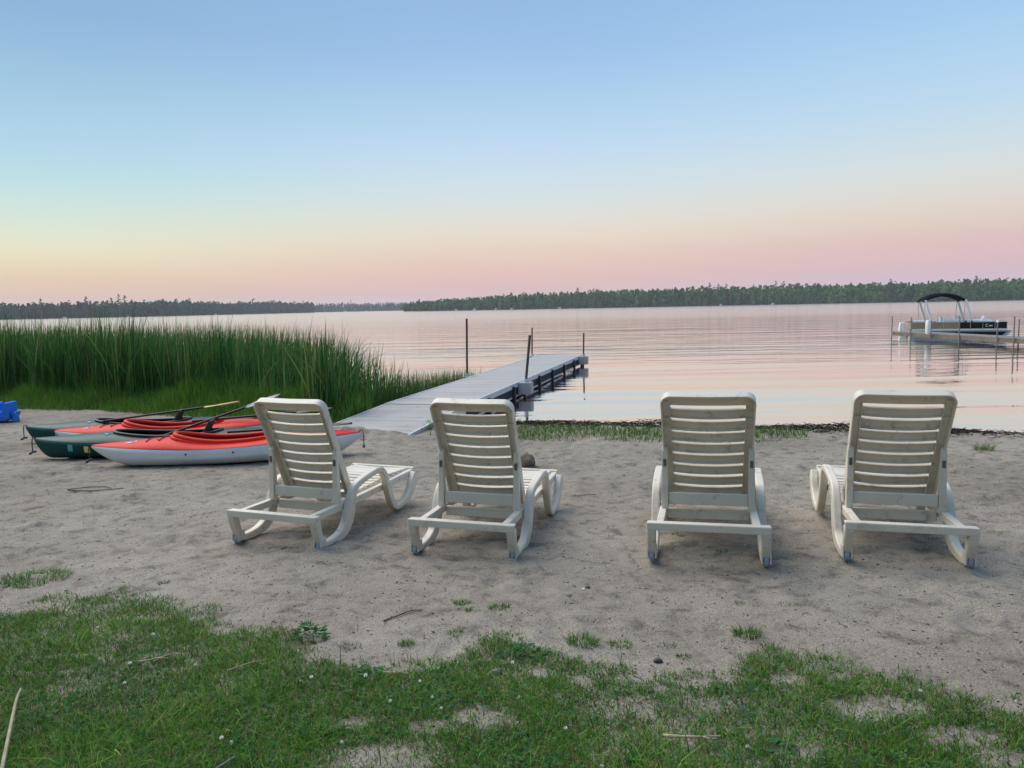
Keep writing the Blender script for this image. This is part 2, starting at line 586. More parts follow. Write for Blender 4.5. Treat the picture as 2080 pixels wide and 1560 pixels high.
_steps = []
for _ in range(380):   # heel and toe marks trodden into the sand
    _steps.append((rng.uniform(-6, 6), rng.uniform(3.3, 10.6), rng.uniform(0, math.pi), rng.uniform(0.6, 1.2)))


def ground_z(x, y, detail=True):
    z = ground_smooth(x, y)
    if not detail:
        return z
    x = np.asarray(x, float); y = np.asarray(y, float)
    on = np.clip((shore(x) - y) / 0.5, 0.25, 1) * np.clip((y - 2.2) / 1.4, 0.25, 1)
    far = np.clip((45 - np.abs(x)) / 30, 0, 1) * np.clip((45 - np.abs(y)) / 30, 0, 1)
    loose = 0.35 + 0.65 * np.clip((y - 4.2) / 1.6, 0, 1)
    a = 0.018 * fbm(x * 1.3, y * 1.6, 1, 3) + 0.008 * loose * fbm(x * 4.5, y * 6.0, 11, 3) + 0.006 * loose * vnoise(x * 11, y * 19, 21)
    return z + a * on * far


def axis_lines(a0, a1, fine, far, growth=1.18):
    out = list(np.arange(a0, a1 + 1e-6, fine))
    d, v = fine, out[-1]
    while v < far:
        d *= growth; v += d; out.append(v)
    d, v = fine, out[0]
    lo = []
    while v > -far:
        d *= growth; v -= d; lo.append(v)
    return np.array(lo[::-1] + out)


xs = axis_lines(-5.0, 5.0, 0.030, 3500)
ys = axis_lines(2.0, 12.0, 0.032, 3500)
GX, GY = np.meshgrid(xs, ys)
GZ = ground_z(GX, GY)
for (sx, sy, sa, sc) in _steps:
    m_ = (np.abs(GX - sx) < 0.4) & (np.abs(GY - sy) < 0.4)
    dx, dy = GX[m_] - sx, GY[m_] - sy
    u = (dx * math.cos(sa) + dy * math.sin(sa)) / (0.15 * sc)
    v = (-dx * math.sin(sa) + dy * math.cos(sa)) / (0.07 * sc)
    q = u * u + v * v
    dep = -0.020 * np.exp(-q * 1.2) + 0.010 * np.exp(-((np.sqrt(q) - 1.35) / 0.35) ** 2)
    GZ[m_] += dep * np.clip((shore(GX[m_]) - GY[m_] - 0.6) / 0.4, 0, 1)
# sand drifted over the landward end of the jetty
for bx_, by_, amp, sg_ in ((-2.25, 10.62, 0.085, 0.42), (-1.75, 10.42, 0.055, 0.28), (-2.75, 10.75, 0.10, 0.45), (-1.45, 10.25, 0.03, 0.18)):
    GZ += amp * np.exp(-(((GX - bx_) * 0.97 + (GY - by_) * 0.24) ** 2 / sg_ ** 2 + ((GY - by_) * 0.97 - (GX - bx_) * 0.24) ** 2 / 0.24 ** 2)) * (1 + 0.5 * vnoise(GX * 9, GY * 9, 51))
# sand pressed up round the feet of the loungers
for cx, cy, ca in ((-1.668, 5.139, -0.326), (-0.352, 4.790, -0.264), (1.140, 4.426, -0.248), (2.299, 4.355, -0.244)):
    for lx, ly, amp in ((-0.33, 0.085, 0.016), (0.33, 0.085, 0.016), (-0.33, 0.25, 0.012), (0.33, 0.25, 0.012), (-0.33, 1.22, 0.014), (0.33, 1.22, 0.014), (-0.33, 1.32, 0.010), (0.33, 1.32, 0.010)):
        wx_ = cx + math.cos(ca) * lx - math.sin(ca) * ly
        wy_ = cy + math.sin(ca) * lx + math.cos(ca) * ly
        m_ = (np.abs(GX - wx_) < 0.3) & (np.abs(GY - wy_) < 0.3)
        GZ[m_] += amp * np.exp(-((GX[m_] - wx_) ** 2 + (GY[m_] - wy_) ** 2) / 0.07 ** 2)
GZ = np.where((np.hypot(GX, GY) > 60), -2.5 - np.clip((np.hypot(GX, GY) - 60) * 0.01, 0, 3), GZ)
# land carries on behind the camera
GZ = np.where((GY < 0) & (np.hypot(GX, GY) > 60), 0.1, GZ)
nx, ny = len(xs), len(ys)
idx = np.arange(nx * ny).reshape(ny, nx)
quads = np.stack([idx[:-1, :-1], idx[:-1, 1:], idx[1:, 1:], idx[1:, :-1]], -1).reshape(-1, 4)
ground = fast_mesh('ground', np.stack([GX.ravel(), GY.ravel(), GZ.ravel()], -1), quads, M['sand'], smooth=True)
tag(ground, 'grey brown sandy beach sloping down to the lake', 'beach', kind='structure')

wm = MB()
wy = [-3400, 0, 8, 14, 30, 80, 300, 1000, 3400]
wx = [-3400, -300, -40, 0, 40, 300, 3400]
wm.add([(x, y, WATER_Z) for y in wy for x in wx],
       [(j * len(wx) + i, j * len(wx) + i + 1, (j + 1) * len(wx) + i + 1, (j + 1) * len(wx) + i) for j in range(1, len(wy) - 1) for i in range(len(wx) - 1)])
water = wm.build('water', M['water'])
tag(water, 'calm lake water with pink and pale blue ripples', 'lake', kind='structure')

# ------------------------------------------------------------------ far shores and woods
def polyline_at(pts, s):
    P = np.array(pts, float)
    d = np.r_[0, np.cumsum(np.hypot(*(P[1:] - P[:-1]).T))]
    return np.stack([np.interp(s, d, P[:, 0]), np.interp(s, d, P[:, 1])], -1), d[-1]


def far_point(px, dist):
    a = (px - 1040) / 1563.0
    return (a * dist, dist)


def crown_cloud(n, rx, rz, conifer):
    """leaf clump quads over a crown volume, unit base at z=0; returns verts (n,4,3)"""
    if conifer:
        t = rng.uniform(0, 1, n) ** 0.8
        rad = rx * (1 - t) ** 0.85 * rng.uniform(0.55, 1.05, n)
        an = rng.uniform(0, 2 * np.pi, n)
        c = np.stack([rad * np.cos(an), rad * np.sin(an), rz * (0.12 + 0.88 * t)], -1)
    else:
        d = rng.normal(size=(n, 3)); d /= np.linalg.norm(d, axis=1)[:, None]
        lob = rng.normal(size=(6, 3)) * 0.45
        c = d * rng.uniform(0.55, 1.0, n)[:, None] * 0.62 + lob[rng.integers(0, 6, n)]
        c = c * np.array([rx, rx, rz * 0.46]) + np.array([0, 0, rz * 0.54])
    nu = n // 5
    c[:nu] = np.stack([rng.normal(0, rx * 0.6, nu), rng.normal(0, rx * 0.6, nu), rng.uniform(0.0, 0.35, nu) * rz], -1)
    s = rng.uniform(0.6, 1.25, n) * (0.30 * rx + 0.55)
    a = rng.normal(size=(n, 3)); a /= np.linalg.norm(a, axis=1)[:, None]
    b = np.cross(a, rng.normal(size=(n, 3))); b /= np.linalg.norm(b, axis=1)[:, None]
    a = a * s[:, None]; b = b * (s * 0.7)[:, None]
    return np.stack([c - a - b * 0.3, c + b, c + a + b * 0.2, c - b], 1)


def wood(name, line, rows, spacing, hill, hmin, hmax, label, conifer_share, tints, nleaf=85, size=None):
    V, Cc = [], []
    _, L = polyline_at(line, 0)
    P = np.array(line, float)
    ctr = np.array([0.0, 0.0])
    for rw in range(rows):
        s = np.arange(0, L, spacing) + rng.uniform(-0.4, 0.4, len(np.arange(0, L, spacing))) * spacing
        p, _ = polyline_at(line, np.clip(s, 0, L))
        out = p / np.linalg.norm(p, axis=1)[:, None]
        back_ = rw * spacing * 1.25 + rng.uniform(0, 3.0, len(s))
        p = p + out * back_[:, None]
        hz = hill(s / L) * (1 - np.exp(-back_ / 14.0))
        cl = fbm(s / 60.0 + 3, s * 0 + rw * 0.4, 31, 3)
        for k in range(len(s)):
            con = rng.uniform() < conifer_share + 0.25 * cl[k]
            h = rng.uniform(hmin, hmax) * (1 + 0.12 * cl[k]) * (0.78 if rw == 0 else 1.0) * (1.12 if con else 1.0)
            h *= 1.0 if size is None else float(size(s[k] / L))
            rx = h * (rng.uniform(0.14, 0.19) if con else rng.uniform(0.24, 0.34))
            q = crown_cloud(nleaf, rx, h, con) + np.array([p[k, 0], p[k, 1], WATER_Z + 0.5 + hz[k]])
            V.append(q.reshape(-1, 3))
            t = np.array(tints[1 if con else rng.choice([0, 0, 2])]) * rng.uniform(0.75, 1.25)
            cc = t[None, :] * rng.uniform(0.75, 1.25, (nleaf, 1))
            Cc.append(np.repeat(cc, 4, 0))
    V = np.concatenate(V); Cc = np.concatenate(Cc)
    F = np.arange(len(V)).reshape(-1, 4)
    o = fast_mesh(name, V, F, M['tree'], Cc)
    return tag(o, label, 'woodland', kind='stuff')


def shore_land(name, line, hill, label, depth=260):
    """low bank and rising ground under a wood"""
    mb = MB()
    _, L = polyline_at(line, 0)
    n = 60
    s = np.linspace(0, L, n)
    p, _ = polyline_at(line, s)
    out = p / np.linalg.norm(p, axis=1)[:, None]
    prof = [(-7, -1.4), (-2, -0.05), (0, 0.35), (6, 0.6), (14, 0.45), (30, 0.78), (depth, 1.0)]
    rings = []
    for i in range(n):
        hz = float(hill(s[i] / L))
        rings.append([(p[i, 0] + out[i, 0] * d, p[i, 1] + out[i, 1] * d, WATER_Z + (z if d <= 6 else 0.5 + hz * z)) for d, z in prof])
    mb.loft(rings, closed=False, caps=False)
    o = mb.build(name, M['soil'], smooth=True)
    return tag(o, label, 'shore', kind='structure')


line_r = [far_point(826, 800), far_point(900, 770), far_point(1050, 740), far_point(1300, 720), far_point(1560, 700), far_point(1850, 650), far_point(2150, 600), far_point(2700, 520), far_point(3600, 420)]
line_m = [far_point(430, 1500), far_point(640, 1550), far_point(900, 1600), far_point(1200, 1600)]
line_l = [far_point(-1400, 420), far_point(-700, 520), far_point(-200, 640), far_point(0, 690), far_point(300, 760), far_point(420, 900), far_point(520, 1050), far_point(640, 1220)]
hill_r = lambda t: 1.0 + 5.6 * np.clip((np.asarray(t) - 0.01) / 0.28, 0, 1) ** 0.9
hill_m = lambda t: 3.0 + 0 * np.asarray(t)
hill_l = lambda t: 2.0 + 1.5 * np.sin(np.asarray(t) * 9) ** 2
shore_land('far_shore', line_r, hill_r, 'low bank under the long wooded shore behind the boat')
shore_land('far_shore', line_m, hill_m, 'dim distant shore at the end of the lake')
shore_land('far_shore', line_l, hill_l, 'low bank under the wooded shore beyond the reeds')
T_R = [(0.080, 0.160, 0.040), (0.038, 0.085, 0.034), (0.115, 0.180, 0.055)]
T_L = [(0.044, 0.088, 0.036), (0.024, 0.052, 0.030), (0.058, 0.092, 0.042)]
wood('woodland', line_r, 8, 5.0, hill_r, 8.6, 10.4, 'long mixed green wood along the shore behind the boat', 0.10, T_R, size=lambda t: np.interp(t, [0, 0.03, 0.10, 0.22], [0.55, 0.75, 0.9, 1.0]))
wood('woodland', line_m, 6, 5.5, hill_m, 9.5, 14.0, 'bluish hazy wood at the far end of the lake', 0.45, T_L, 50)
wood('woodland', line_l, 7, 5.0, hill_l, 9.4, 11.8, 'dark blue green wood on the shore beyond the reeds', 0.16, T_L)


# unseen wood added behind the camera to shade the lounger backs
line_b = [(-60, 6), (-38, -6), (-18, -11), (0, -12), (20, -11), (42, -4), (64, 8)]
wood('woodland', line_b, 4, 3.6, lambda t: 0.5 + 0 * np.asarray(t), 7.0, 10.0, 'unseen mixed wood added behind the camera to shade the loungers', 0.4, T_L, 150)


def pine(px, dist, top, label, wide=0.26):
    """a tall tree that stands out of the skyline"""
    x, y = far_point(px, dist)
    root = empty('pine_tree', (x, y, WATER_Z + 1.5))
    tb = MB()
    tb.tube([(0, 0, -2.0), (0.1, 0, top * 0.5), (0, 0.1, top * 0.97)], [0.32, 0.22, 0.05], 6)
    for k in range(7):
        zz = top * (0.5 + 0.065 * k)
        an = k * 2.4
        tb.tube([(0, 0, zz), (math.cos(an) * top * 0.10, math.sin(an) * top * 0.10, zz + 0.4)], [0.09, 0.03], 5)
    tb.build('trunk', M['bark'], root)
    n = 150
    lv = rng.integers(0, 7, n)
    lz = np.array([0.48, 0.57, 0.66, 0.75, 0.83, 0.91, 0.98])[lv] * top
    lr = np.array([0.8, 1.0, 0.85, 0.8, 0.6, 0.45, 0.2])[lv] * top * wide * 0.6
    an = lv * 2.4 + rng.normal(0, 1.0, n)
    rr_ = lr * rng.uniform(0.1, 1.0, n)
    c = np.stack([rr_ * np.cos(an), rr_ * np.sin(an), lz + rng.normal(0, 0.25, n)], -1)
    a = rng.normal(size=(n, 3)) * np.array([1, 1, 0.35]); a /= np.linalg.norm(a, axis=1)[:, None]
    b = np.cross(a, rng.normal(size=(n, 3))); b /= np.linalg.norm(b, axis=1)[:, None]
    s = rng.uniform(0.35, 0.8, n)[:, None]
    V = np.stack([c - a * s, c + b * s * 0.6, c + a * s, c - b * s * 0.6], 1).reshape(-1, 3)
    cols = np.repeat(np.array([[0.030, 0.056, 0.032]]) * rng.uniform(0.7, 1.3, (n, 1)), 4, 0)
    fast_mesh('crown', V, np.arange(n * 4).reshape(-1, 4), M['tree'], cols, parent=root)
    tag(root, label, 'tree', 'tall pines rising above the far skyline')


for px, d, top, lab in [
        (92, 706, 16.5, 'small pine poking up at the left end of the skyline'),
        (184, 722, 18.0, 'tall flat topped pine left of the highest clump'),
        (250, 745, 20.5, 'tallest pine on the skyline above the reeds'),
        (262, 748, 19.0, 'pine just right of the tallest one above the reeds'),
        (392, 880, 18.5, 'lone pine where the wood beyond the reeds drops away'),
        (622, 1560, 23.0, 'lone pine above the hazy far end of the lake'),
        (718, 1580, 22.5, 'small pine midway along the hazy far end'),
        (856, 800, 10.5, 'first pine on the wooded point beyond the pole'),
        (1176, 735, 17.5, 'pine rising over the wood above the end of the jetty'),
        (1443, 712, 19.0, 'first of three pines over the wood behind the third lounger'),
        (1460, 712, 18.2, 'middle of three pines over the wood behind the third lounger'),
        (1476, 712, 18.0, 'last of three pines over the wood behind the third lounger'),
        (1576, 700, 19.5, 'tallest pine over the wood between the last two loungers'),
        (1808, 660, 18.0, 'pine over the wood just left of the boat canopy'),
        (1980, 630, 18.5, 'pine over the wood above the boat bow')]:
    pine(px, d, top, lab)

# little boats and a yard lamp along the far bank
def far_boat(px, dist, length, label):
    x, y = far_point(px, dist)
    root = empty('moored_boat', (x, y, WATER_Z))
    ang = math.atan2(-x, y)
    root.rotation_euler = (0, 0, ang)
    h = MB()
    L = length / 2
    h.loft([[(-L, -0.8, 0.15), (-L, 0.8, 0.15), (-L, 0.95, 0.95), (-L, -0.95, 0.95)],
            [(L * 0.4, -0.8, 0.1), (L * 0.4, 0.8, 0.1), (L * 0.4, 1.0, 1.0), (L * 0.4, -1.0, 1.0)],
            [(L, -0.05, 0.5), (L, 0.05, 0.5), (L, 0.1, 1.2), (L, -0.1, 1.2)]])
    h.build('hull', M['boatwhite'], root)
    c = MB()
    c.box((-L * 0.15, 0, 1.95), (L * 1.1, 1.7, 0.12))
    c.build('canopy', M['boatwhite'], root)
    for a in (-0.6, 0.3):
        for b in (-0.7, 0.7):
            p = MB()
            p.cyl((L * a, b, 0.9), (L * a, b, 1.92), 0.05, 6)
            p.build('canopy_pole', M['alu'], root)
    tag(root, label, 'boat', 'pale boats moored along the far bank')


for px, d, ln, lab in [
        (138, 690, 5.0, 'tiny pale boat on the far bank under the tallest pine'),
        (268, 735, 4.0, 'tiny pale boat on the far bank right of the tallest pine'),
        (444, 880, 5.0, 'tiny pale boat on the far bank where the near wood recedes'),
        (706, 1500, 8.0, 'tiny pale boat at the hazy end of the lake'),
        (748, 1500, 8.0, 'tiny pale boat at the hazy end nearest the wooded point'),
        (930, 745, 5.0, 'tiny pale boat on the wooded point left of the tall pole'),
        (967, 735, 5.0, 'tiny pale boat on the far bank just right of the tall pole'),
        (1010, 728, 3.5, 'tiny pale boat between the two tallest jetty poles'),
        (1042, 725, 4.0, 'tiny pale boat on the far bank beyond the leaning pole'),
        (1139, 715, 5.0, 'tiny pale boat on the far bank beyond the jetty end'),
        (1465, 690, 3.5, 'tiny pale boat on the far bank behind the third lounger'),
        (1570, 680, 4.5, 'tiny pale boat on the far bank between the last two loungers')]:
    far_boat(px, d - 6, ln * 0.6, lab)

# ------------------------------------------------------------------ jetty
DR = Vector((-1.42, 10.30, 0))            # near corner of the open side
DA = Vector((0.239, 0.971, 0)).normalized()
DL = Vector((-DA.y, DA.x, 0))
DW = 1.46
DECK_Z = -0.115
SECTS = [(0.0, 2.62), (2.64, 7.20), (7.22, 11.60), (11.62, 15.75)]


def dk(along, across, z):
    p = DR + DA * along + DL * across
    return (p.x, p.y, z)


def dbar(mb, a0, a1, c0, c1, z0a, z1a, z0b=None, z1b=None):
    """box along the jetty; heights at start and end may differ"""
    z0b = z0a if z0b is None else z0b
    z1b = z1a if z1b is None else z1b
    mb.loft([[dk(a0, c0, z0a), dk(a0, c1, z0a), dk(a0, c1, z1a), dk(a0, c0, z1a)],
             [dk(a1, c0, z0b), dk(a1, c1, z0b), dk(a1, c1, z1b), dk(a1, c0, z1b)]])
    return mb


jetty = empty('jetty', (0, 0, 0))
tag(jetty, 'pale grey roll-in jetty running from the sand out into the lake', 'jetty')
for i, (a0, a1) in enumerate(SECTS):
    za = -0.195 if i == 0 else DECK_Z
    zb = DECK_Z - (0.006 if i == 0 else 0)
    # planks laid across, one by one
    n = int(round((a1 - a0) / 0.152))
    w = (a1 - a0) / n
    for k in range(n):
        b0, b1 = a0 + k * w + 0.0013, a0 + (k + 1) * w - 0.0013
        f0, f1 = (b0 - a0) / (a1 - a0), (b1 - a0) / (a1 - a0)
        j = random.uniform(-0.002, 0.002)
        p = MB()
        dbar(p, b0, b1, 0.03, DW - 0.03, za + (zb - za) * f0 - 0.035, za + (zb - za) * f0 + j, za + (zb - za) * f1 - 0.035, za + (zb - za) * f1 + j)
        p.build('plank', M['decksand'] if i == 0 else M['deck' if (k * 7 + i) % 3 else 'deck2'], jetty)
    for c0, c1 in ((-0.012, 0.026), (DW - 0.026, DW + 0.012)):
        b = MB()
        if i == 0:
            dbar(b, a0, a1, c0, c1, za - 0.16, za + 0.006, zb - 0.19, zb + 0.006)
        else:
            dbar(b, a0, a1, c0, c1, zb - 0.098, zb + 0.008)
        b.build('edge_beam', M['dockbeam'], jetty, bevel=0.005)
        if i:
            t = MB()
            t.span((0, 0, 0), (0, 0, 0)) if False else None
            cm = (c0 + c1) / 2
            dbar(t, a0 + 0.02, a1 - 0.02, cm - 0.012, cm + 0.012, zb - 0.30, zb - 0.262)
            t.build('bottom_chord', M['dockbeam'], jetty)
            t = MB()
            nb = int((a1 - a0) / 0.085)
            for k in range(nb):
                q = a0 + 0.05 + k * (a1 - a0 - 0.1) / (nb - 1)
                dbar(t, q - 0.009, q + 0.009, cm - 0.008, cm + 0.008, zb - 0.262, zb - 0.098)
            to = t.build('lattice', M['lattice'], jetty)
            to['kind'] = 'stuff'
            bk = MB()
            inn = cm + (0.035 if c0 < 0.5 else -0.035)
            dbar(bk, a0 + 0.03, a1 - 0.03, inn - 0.006, inn + 0.006, zb - 0.258, zb - 0.036)
            bk.build('underdeck_shade', M['darksteel'], jetty)  # dark sheet put in for the shade beneath the deck
for a in (4.0, 5.95, 8.6, 10.3, 12.1, 13.9, 15.4):
    for c in (-0.045, DW + 0.045):
        p = MB()
        dbar(p, a - 0.035, a + 0.035, c - 0.03, c + 0.03, -0.9, DECK_Z - 0.045)
        p.build('leg', M['darksteel'], jetty)
f = MB()
dbar(f, SECTS[-1][1] + 0.002, SECTS[-1][1] + 0.06, -0.01, DW + 0.01, DECK_Z - 0.11, DECK_Z + 0.004)
f.build('end_beam', M['dockbeam'], jetty, bevel=0.006)
for a, side in ((6.55, 0), (15.05, 0), (7.95, 1), (15.3, 1)):
    c0, c1 = (-0.30, -0.016) if side == 0 else (DW + 0.016, DW + 0.26)
    b = MB()
    dbar(b, a - 0.14, a + 0.14, c0, c1, DECK_Z - 0.26, DECK_Z - 0.005)
    bo = b.build('pole_bracket', M['deck2'], jetty, bevel=0.012)
    c = MB()
    cm = (c0 + c1) / 2
    c.tube([dk(a, cm, DECK_Z - 0.004), dk(a, cm, DECK_Z + 0.07)], [0.07, 0.045], 12)
    c.build('collar', M['dockbeam'], bo)


def mooring_pole(a, c, top, lean, label, r=0.026, mat='rust'):
    x, y, _ = dk(a, c, 0)
    root = MB()
    h0 = -1.6
    root.tube([(lean[0] * (h0 - DECK_Z), lean[1] * (h0 - DECK_Z), h0), (0, 0, DECK_Z), (lean[0] * top, lean[1] * top, DECK_Z + top)], r, 10)
    root.tube([(lean[0] * top, lean[1] * top, DECK_Z + top - 0.004), (lean[0] * top, lean[1] * top, DECK_Z + top + 0.012)], r * 1.12, 10)
    o = root.build('mooring_pole', M[mat], None, smooth=True)
    o.location = (x, y, 0)
    tag(o, label, 'pole', 'rusty poles standing through the jetty brackets')
    return o


mooring_pole(7.95, DW + 0.14, 1.36, (0.018, 0), 'tallest rusty pole on the reed side of the jetty')
mooring_pole(6.55, -0.16, 1.00, (0.105, 0), 'leaning rusty pole on the open side of the jetty', 0.03)
mooring_pole(15.3, DW + 0.14, 0.92, (0.02, 0), 'thin rusty pole at the far jetty corner by the reeds')
mooring_pole(15.05, -0.16, 0.74, (0.02, 0), 'shortest rusty pole at the outer end of the jetty')

# ------------------------------------------------------------------ boat landing and pontoon boat
PA = Vector((19.35, 39.0, 0))
PB = Vector((21.6, 4.0, 0))
pdir = (PB - PA).normalized()
pnrm = Vector((-pdir.y, pdir.x, 0))        # points to +x side
P_TOP = WATER_Z + 0.36


def pk(a, c, z):
    p = PA + pdir * a + pnrm * c
    return (p.x, p.y, z)


def pbar(mb, a0, a1, c0, c1, z0, z1):
    mb.loft([[pk(a0, c0, z0), pk(a0, c1, z0), pk(a0, c1, z1), pk(a0, c0, z1)],
             [pk(a1, c0, z0), pk(a1, c1, z0), pk(a1, c1, z1), pk(a1, c0, z1)]])
    return mb


landing = empty('boat_landing', (0, 0, 0))
tag(landing, 'narrow wooden boat landing on posts in front of the pontoon boat', 'landing')
pl_len = (PB - PA).length
q = 0.0
while q < 14.0:                           # planks one by one as far as the frame shows them
    b = MB()
    pbar(b, q, q + 0.135, 0.0, 1.15, P_TOP - 0.03, P_TOP + random.uniform(0, 0.004))
    b.build('plank', M['woodtop'], landing)
    q += 0.147
b = MB()
pbar(b, 14.0, pl_len, 0.0, 1.15, P_TOP - 0.03, P_TOP)
b.build('decking', M['woodtop'], landing)
for a0, a1 in ((0, 3.6), (3.62, 7.6), (7.62, 11.6), (11.62, 18), (18.02, pl_len)):
    for c in (0.0, 1.15):
        b = MB()
        pbar(b, a0, a1, c - 0.02, c + 0.02, P_TOP - 0.20, P_TOP - 0.034)
        b.build('side_beam', M['wood'], landing)
POSTS = [(0.0, -0.07, 0.76), (1.65, -0.07, 0.76), (3.25, -0.07, 0.50), (5.3, -0.07, 0.86), (7.2, 1.22, 0.70), (7.7, -0.07, 0.60), (8.65, -0.07, 0.86), (12.5, -0.07, 1.0), (16.5, -0.07, 1.0), (16.5, 1.2, 1.0)]
for a, c, h in POSTS:
    b = MB()
    x, y, _ = pk(a, c, 0)
    b.tube([(x, y, -2.2), (x, y, P_TOP + h)], 0.026, 8)
    po = b.build('post', M['galv'], landing, smooth=True)
    if a == 3.25:
        fb = MB()
        s = 0.0
        fb.tube([(x - 0.13, y, P_TOP - 0.02 + s), (x - 0.13, y, P_TOP + 0.05 + s), (x - 0.13, y, P_TOP + 0.55 + s), (x - 0.13, y, P_TOP + 0.63 + s)], [0.07, 0.115, 0.115, 0.06], 12)
        fb.build('bumper', M['boatwhite'], po, smooth=True)
    if a == 7.7:
        fb = MB()
        fb.tube([(x, y, P_TOP + h), (x, y, P_TOP + h + 0.04), (x, y, P_TOP + h + 0.09)], [0.05, 0.065, 0.02], 10)
        fb.build('cap', M['boatwhite'], po, smooth=True)


def pontoon_boat():
    root = empty('pontoon_boat', (23.72, 41.2, WATER_Z - 0.12), -R(20))
    root.scale = (0.84, 0.95, 0.86)
    tag(root, 'pontoon boat with black canopy and black side panels, a tan reflection painted on the rear ones', 'boat')
    for s in (-1, 1):
        p = MB()
        y = s * 0.85
        p.tube([(-2.75, y, 0.16), (-2.7, y, 0.16), (1.7, y, 0.16), (2.2, y, 0.20), (2.6, y, 0.28), (2.85, y, 0.36)], [0.22, 0.29, 0.29, 0.26, 0.15, 0.03], 16)
        p.build('pontoon', M['alu'] if s > 0 else M['alu'], root, smooth=True)
        k = MB()
        k.tube([(0.3, y, 0.06), (1.7, y, 0.06), (2.3, y, 0.14), (2.75, y, 0.30)], [0.20, 0.26, 0.22, 0.04], 14)
        k.build('nose_cone', M['boatblack'], root, smooth=True)
    un = MB(); un.loft([[(-0.2, -1.12, 0.30), (-0.2, 1.12, 0.30), (-0.2, 1.12, 0.395), (-0.2, -1.12, 0.395)], [(0.5, -1.14, 0.02), (0.5, 1.14, 0.02), (0.5, 1.14, 0.395), (0.5, -1.14, 0.395)],
                        [(2.2, -1.14, 0.02), (2.2, 1.14, 0.02), (2.55, 1.14, 0.395), (2.55, -1.14, 0.395)]])
    un.build('underside', M['boatblack'], root)
    d = MB(); d.span((-2.75, -1.22, 0.40), (2.72, 1.22, 0.49)); d.build('deck', M['alu'], root, bevel=0.02)
    t = MB(); t.span((-2.74, -1.26, 0.43), (2.80, -1.222, 0.47)); t.build('rub_rail', M['darksteel'], root)
    # side panels one by one
    edges = [-2.62, -1.75, -0.85, 0.02, 0.62, 1.30, 1.95, 2.58]
    for s in (-1, 1):
        for i in range(len(edges) - 1):
            a0, a1 = edges[i] + 0.018, edges[i + 1] - 0.018
            mat = M['boatreflect'] if i < 3 else M['boatblack']  # rear panels carry their reflection as a tan colour
            p = MB(); p.span((a0, s * 1.17 - 0.012, 0.60), (a1, s * 1.17 + 0.012, 0.98))
            po = p.build('side_panel', mat, root)
            st = MB(); st.span((a0, s * 1.17 - 0.014, 0.50), (a1, s * 1.17 + 0.014, 0.594))
            st.build('lower_stripe', M['boatwhite'], po)
            if i == 5 and s < 0:          # round emblem with two dots
                e = MB()
                ring = [((a0 + a1) / 2 - 0.10 + 0.075 * math.cos(v), -1.188, 0.79 + 0.075 * math.sin(v)) for v in np.linspace(0.9, 5.4, 14)]
                e.tube(ring, 0.014, 6)
                for k in range(2):
                    e.box(((a0 + a1) / 2 + 0.04 + 0.10 * k, -1.186, 0.77), (0.075, 0.008, 0.07))
                e.build('emblem', M['boatwhite'], po)
        r = MB()
        r.tube([(-2.65, s * 1.17, 1.0), (2.6, s * 1.17, 1.0)], 0.022, 8)
        r.tube([(-2.65, s * 1.17, 0.585), (2.6, s * 1.17, 0.585)], 0.012, 6)
        for e in edges:
            r.tube([(e, s * 1.17, 0.48), (e, s * 1.17, 1.0)], 0.018, 8)
        r.tube([(1.75, s * 1.17, 1.0), (1.8, s * 1.17, 1.10), (2.52, s * 1.17, 1.10), (2.56, s * 1.17, 1.0)], 0.016, 6)
        r.build('side_rail', M['alu'], root, smooth=True)
    for x in (-2.63, 2.59):
        p = MB(); p.span((x - 0.012, -1.12, 0.56), (x + 0.012, 1.12, 0.98)); p.build('end_panel', M['boatreflect'] if x < 0 else M['boatblack'], root)
    for (x0, x1, y0, y1, hb) in ((-2.5, -1.5, -1.1, -0.55, 1.12), (-0.9, 0.25, -1.1, -0.5, 1.20), (-0.9, 0.2, 0.5, 1.1, 1.18), (0.75, 2.2, -1.1, -0.55, 1.10), (0.75, 2.2, 0.55, 1.1, 1.10)):
        c = MB(); c.span((x0, y0, 0.49), (x1, y1, 0.90)); co = c.build('bench', M['boatwhite'], root, bevel=0.05, seg=3)
        yb = y0 if y0 < 0 else y1 - 0.14
        c = MB(); c.span((x0 + 0.02, yb, 0.88), (x1 - 0.02, yb + 0.14, hb)); c.build('bench_back', M['boatwhite'], co, bevel=0.05, seg=3)
    for x, y in ((-0.55, 0.15), (0.45, 0.2)):
        c = MB(); c.span((x - 0.28, y - 0.28, 0.72), (x + 0.28, y + 0.28, 0.88)); co = c.build('captain_chair', M['boatwhite'], root, bevel=0.05, seg=3)
        c = MB(); c.span((x - 0.30, y - 0.27, 0.86), (x - 0.16, y + 0.27, 1.34)); c.build('chair_back', M['boatwhite'], co, bevel=0.05, seg=3)
        c = MB(); c.cyl((x, y, 0.49), (x, y, 0.72), 0.07); c.build('pedestal', M['alu'], co)
    c = MB(); c.loft([[(1.30, -0.55, 0.49), (1.30, 0.0, 0.49), (1.75, 0.0, 0.49), (1.75, -0.55, 0.49)],
                      [(1.38, -0.55, 1.05), (1.38, 0.0, 1.05), (1.70, 0.0, 1.05), (1.70, -0.55, 1.05)],
                      [(1.50, -0.52, 1.34), (1.50, -0.03, 1.34), (1.58, -0.03, 1.34), (1.58, -0.52, 1.34)]])
    c.build('helm_console', M['boatwhite'], root, bevel=0.02)
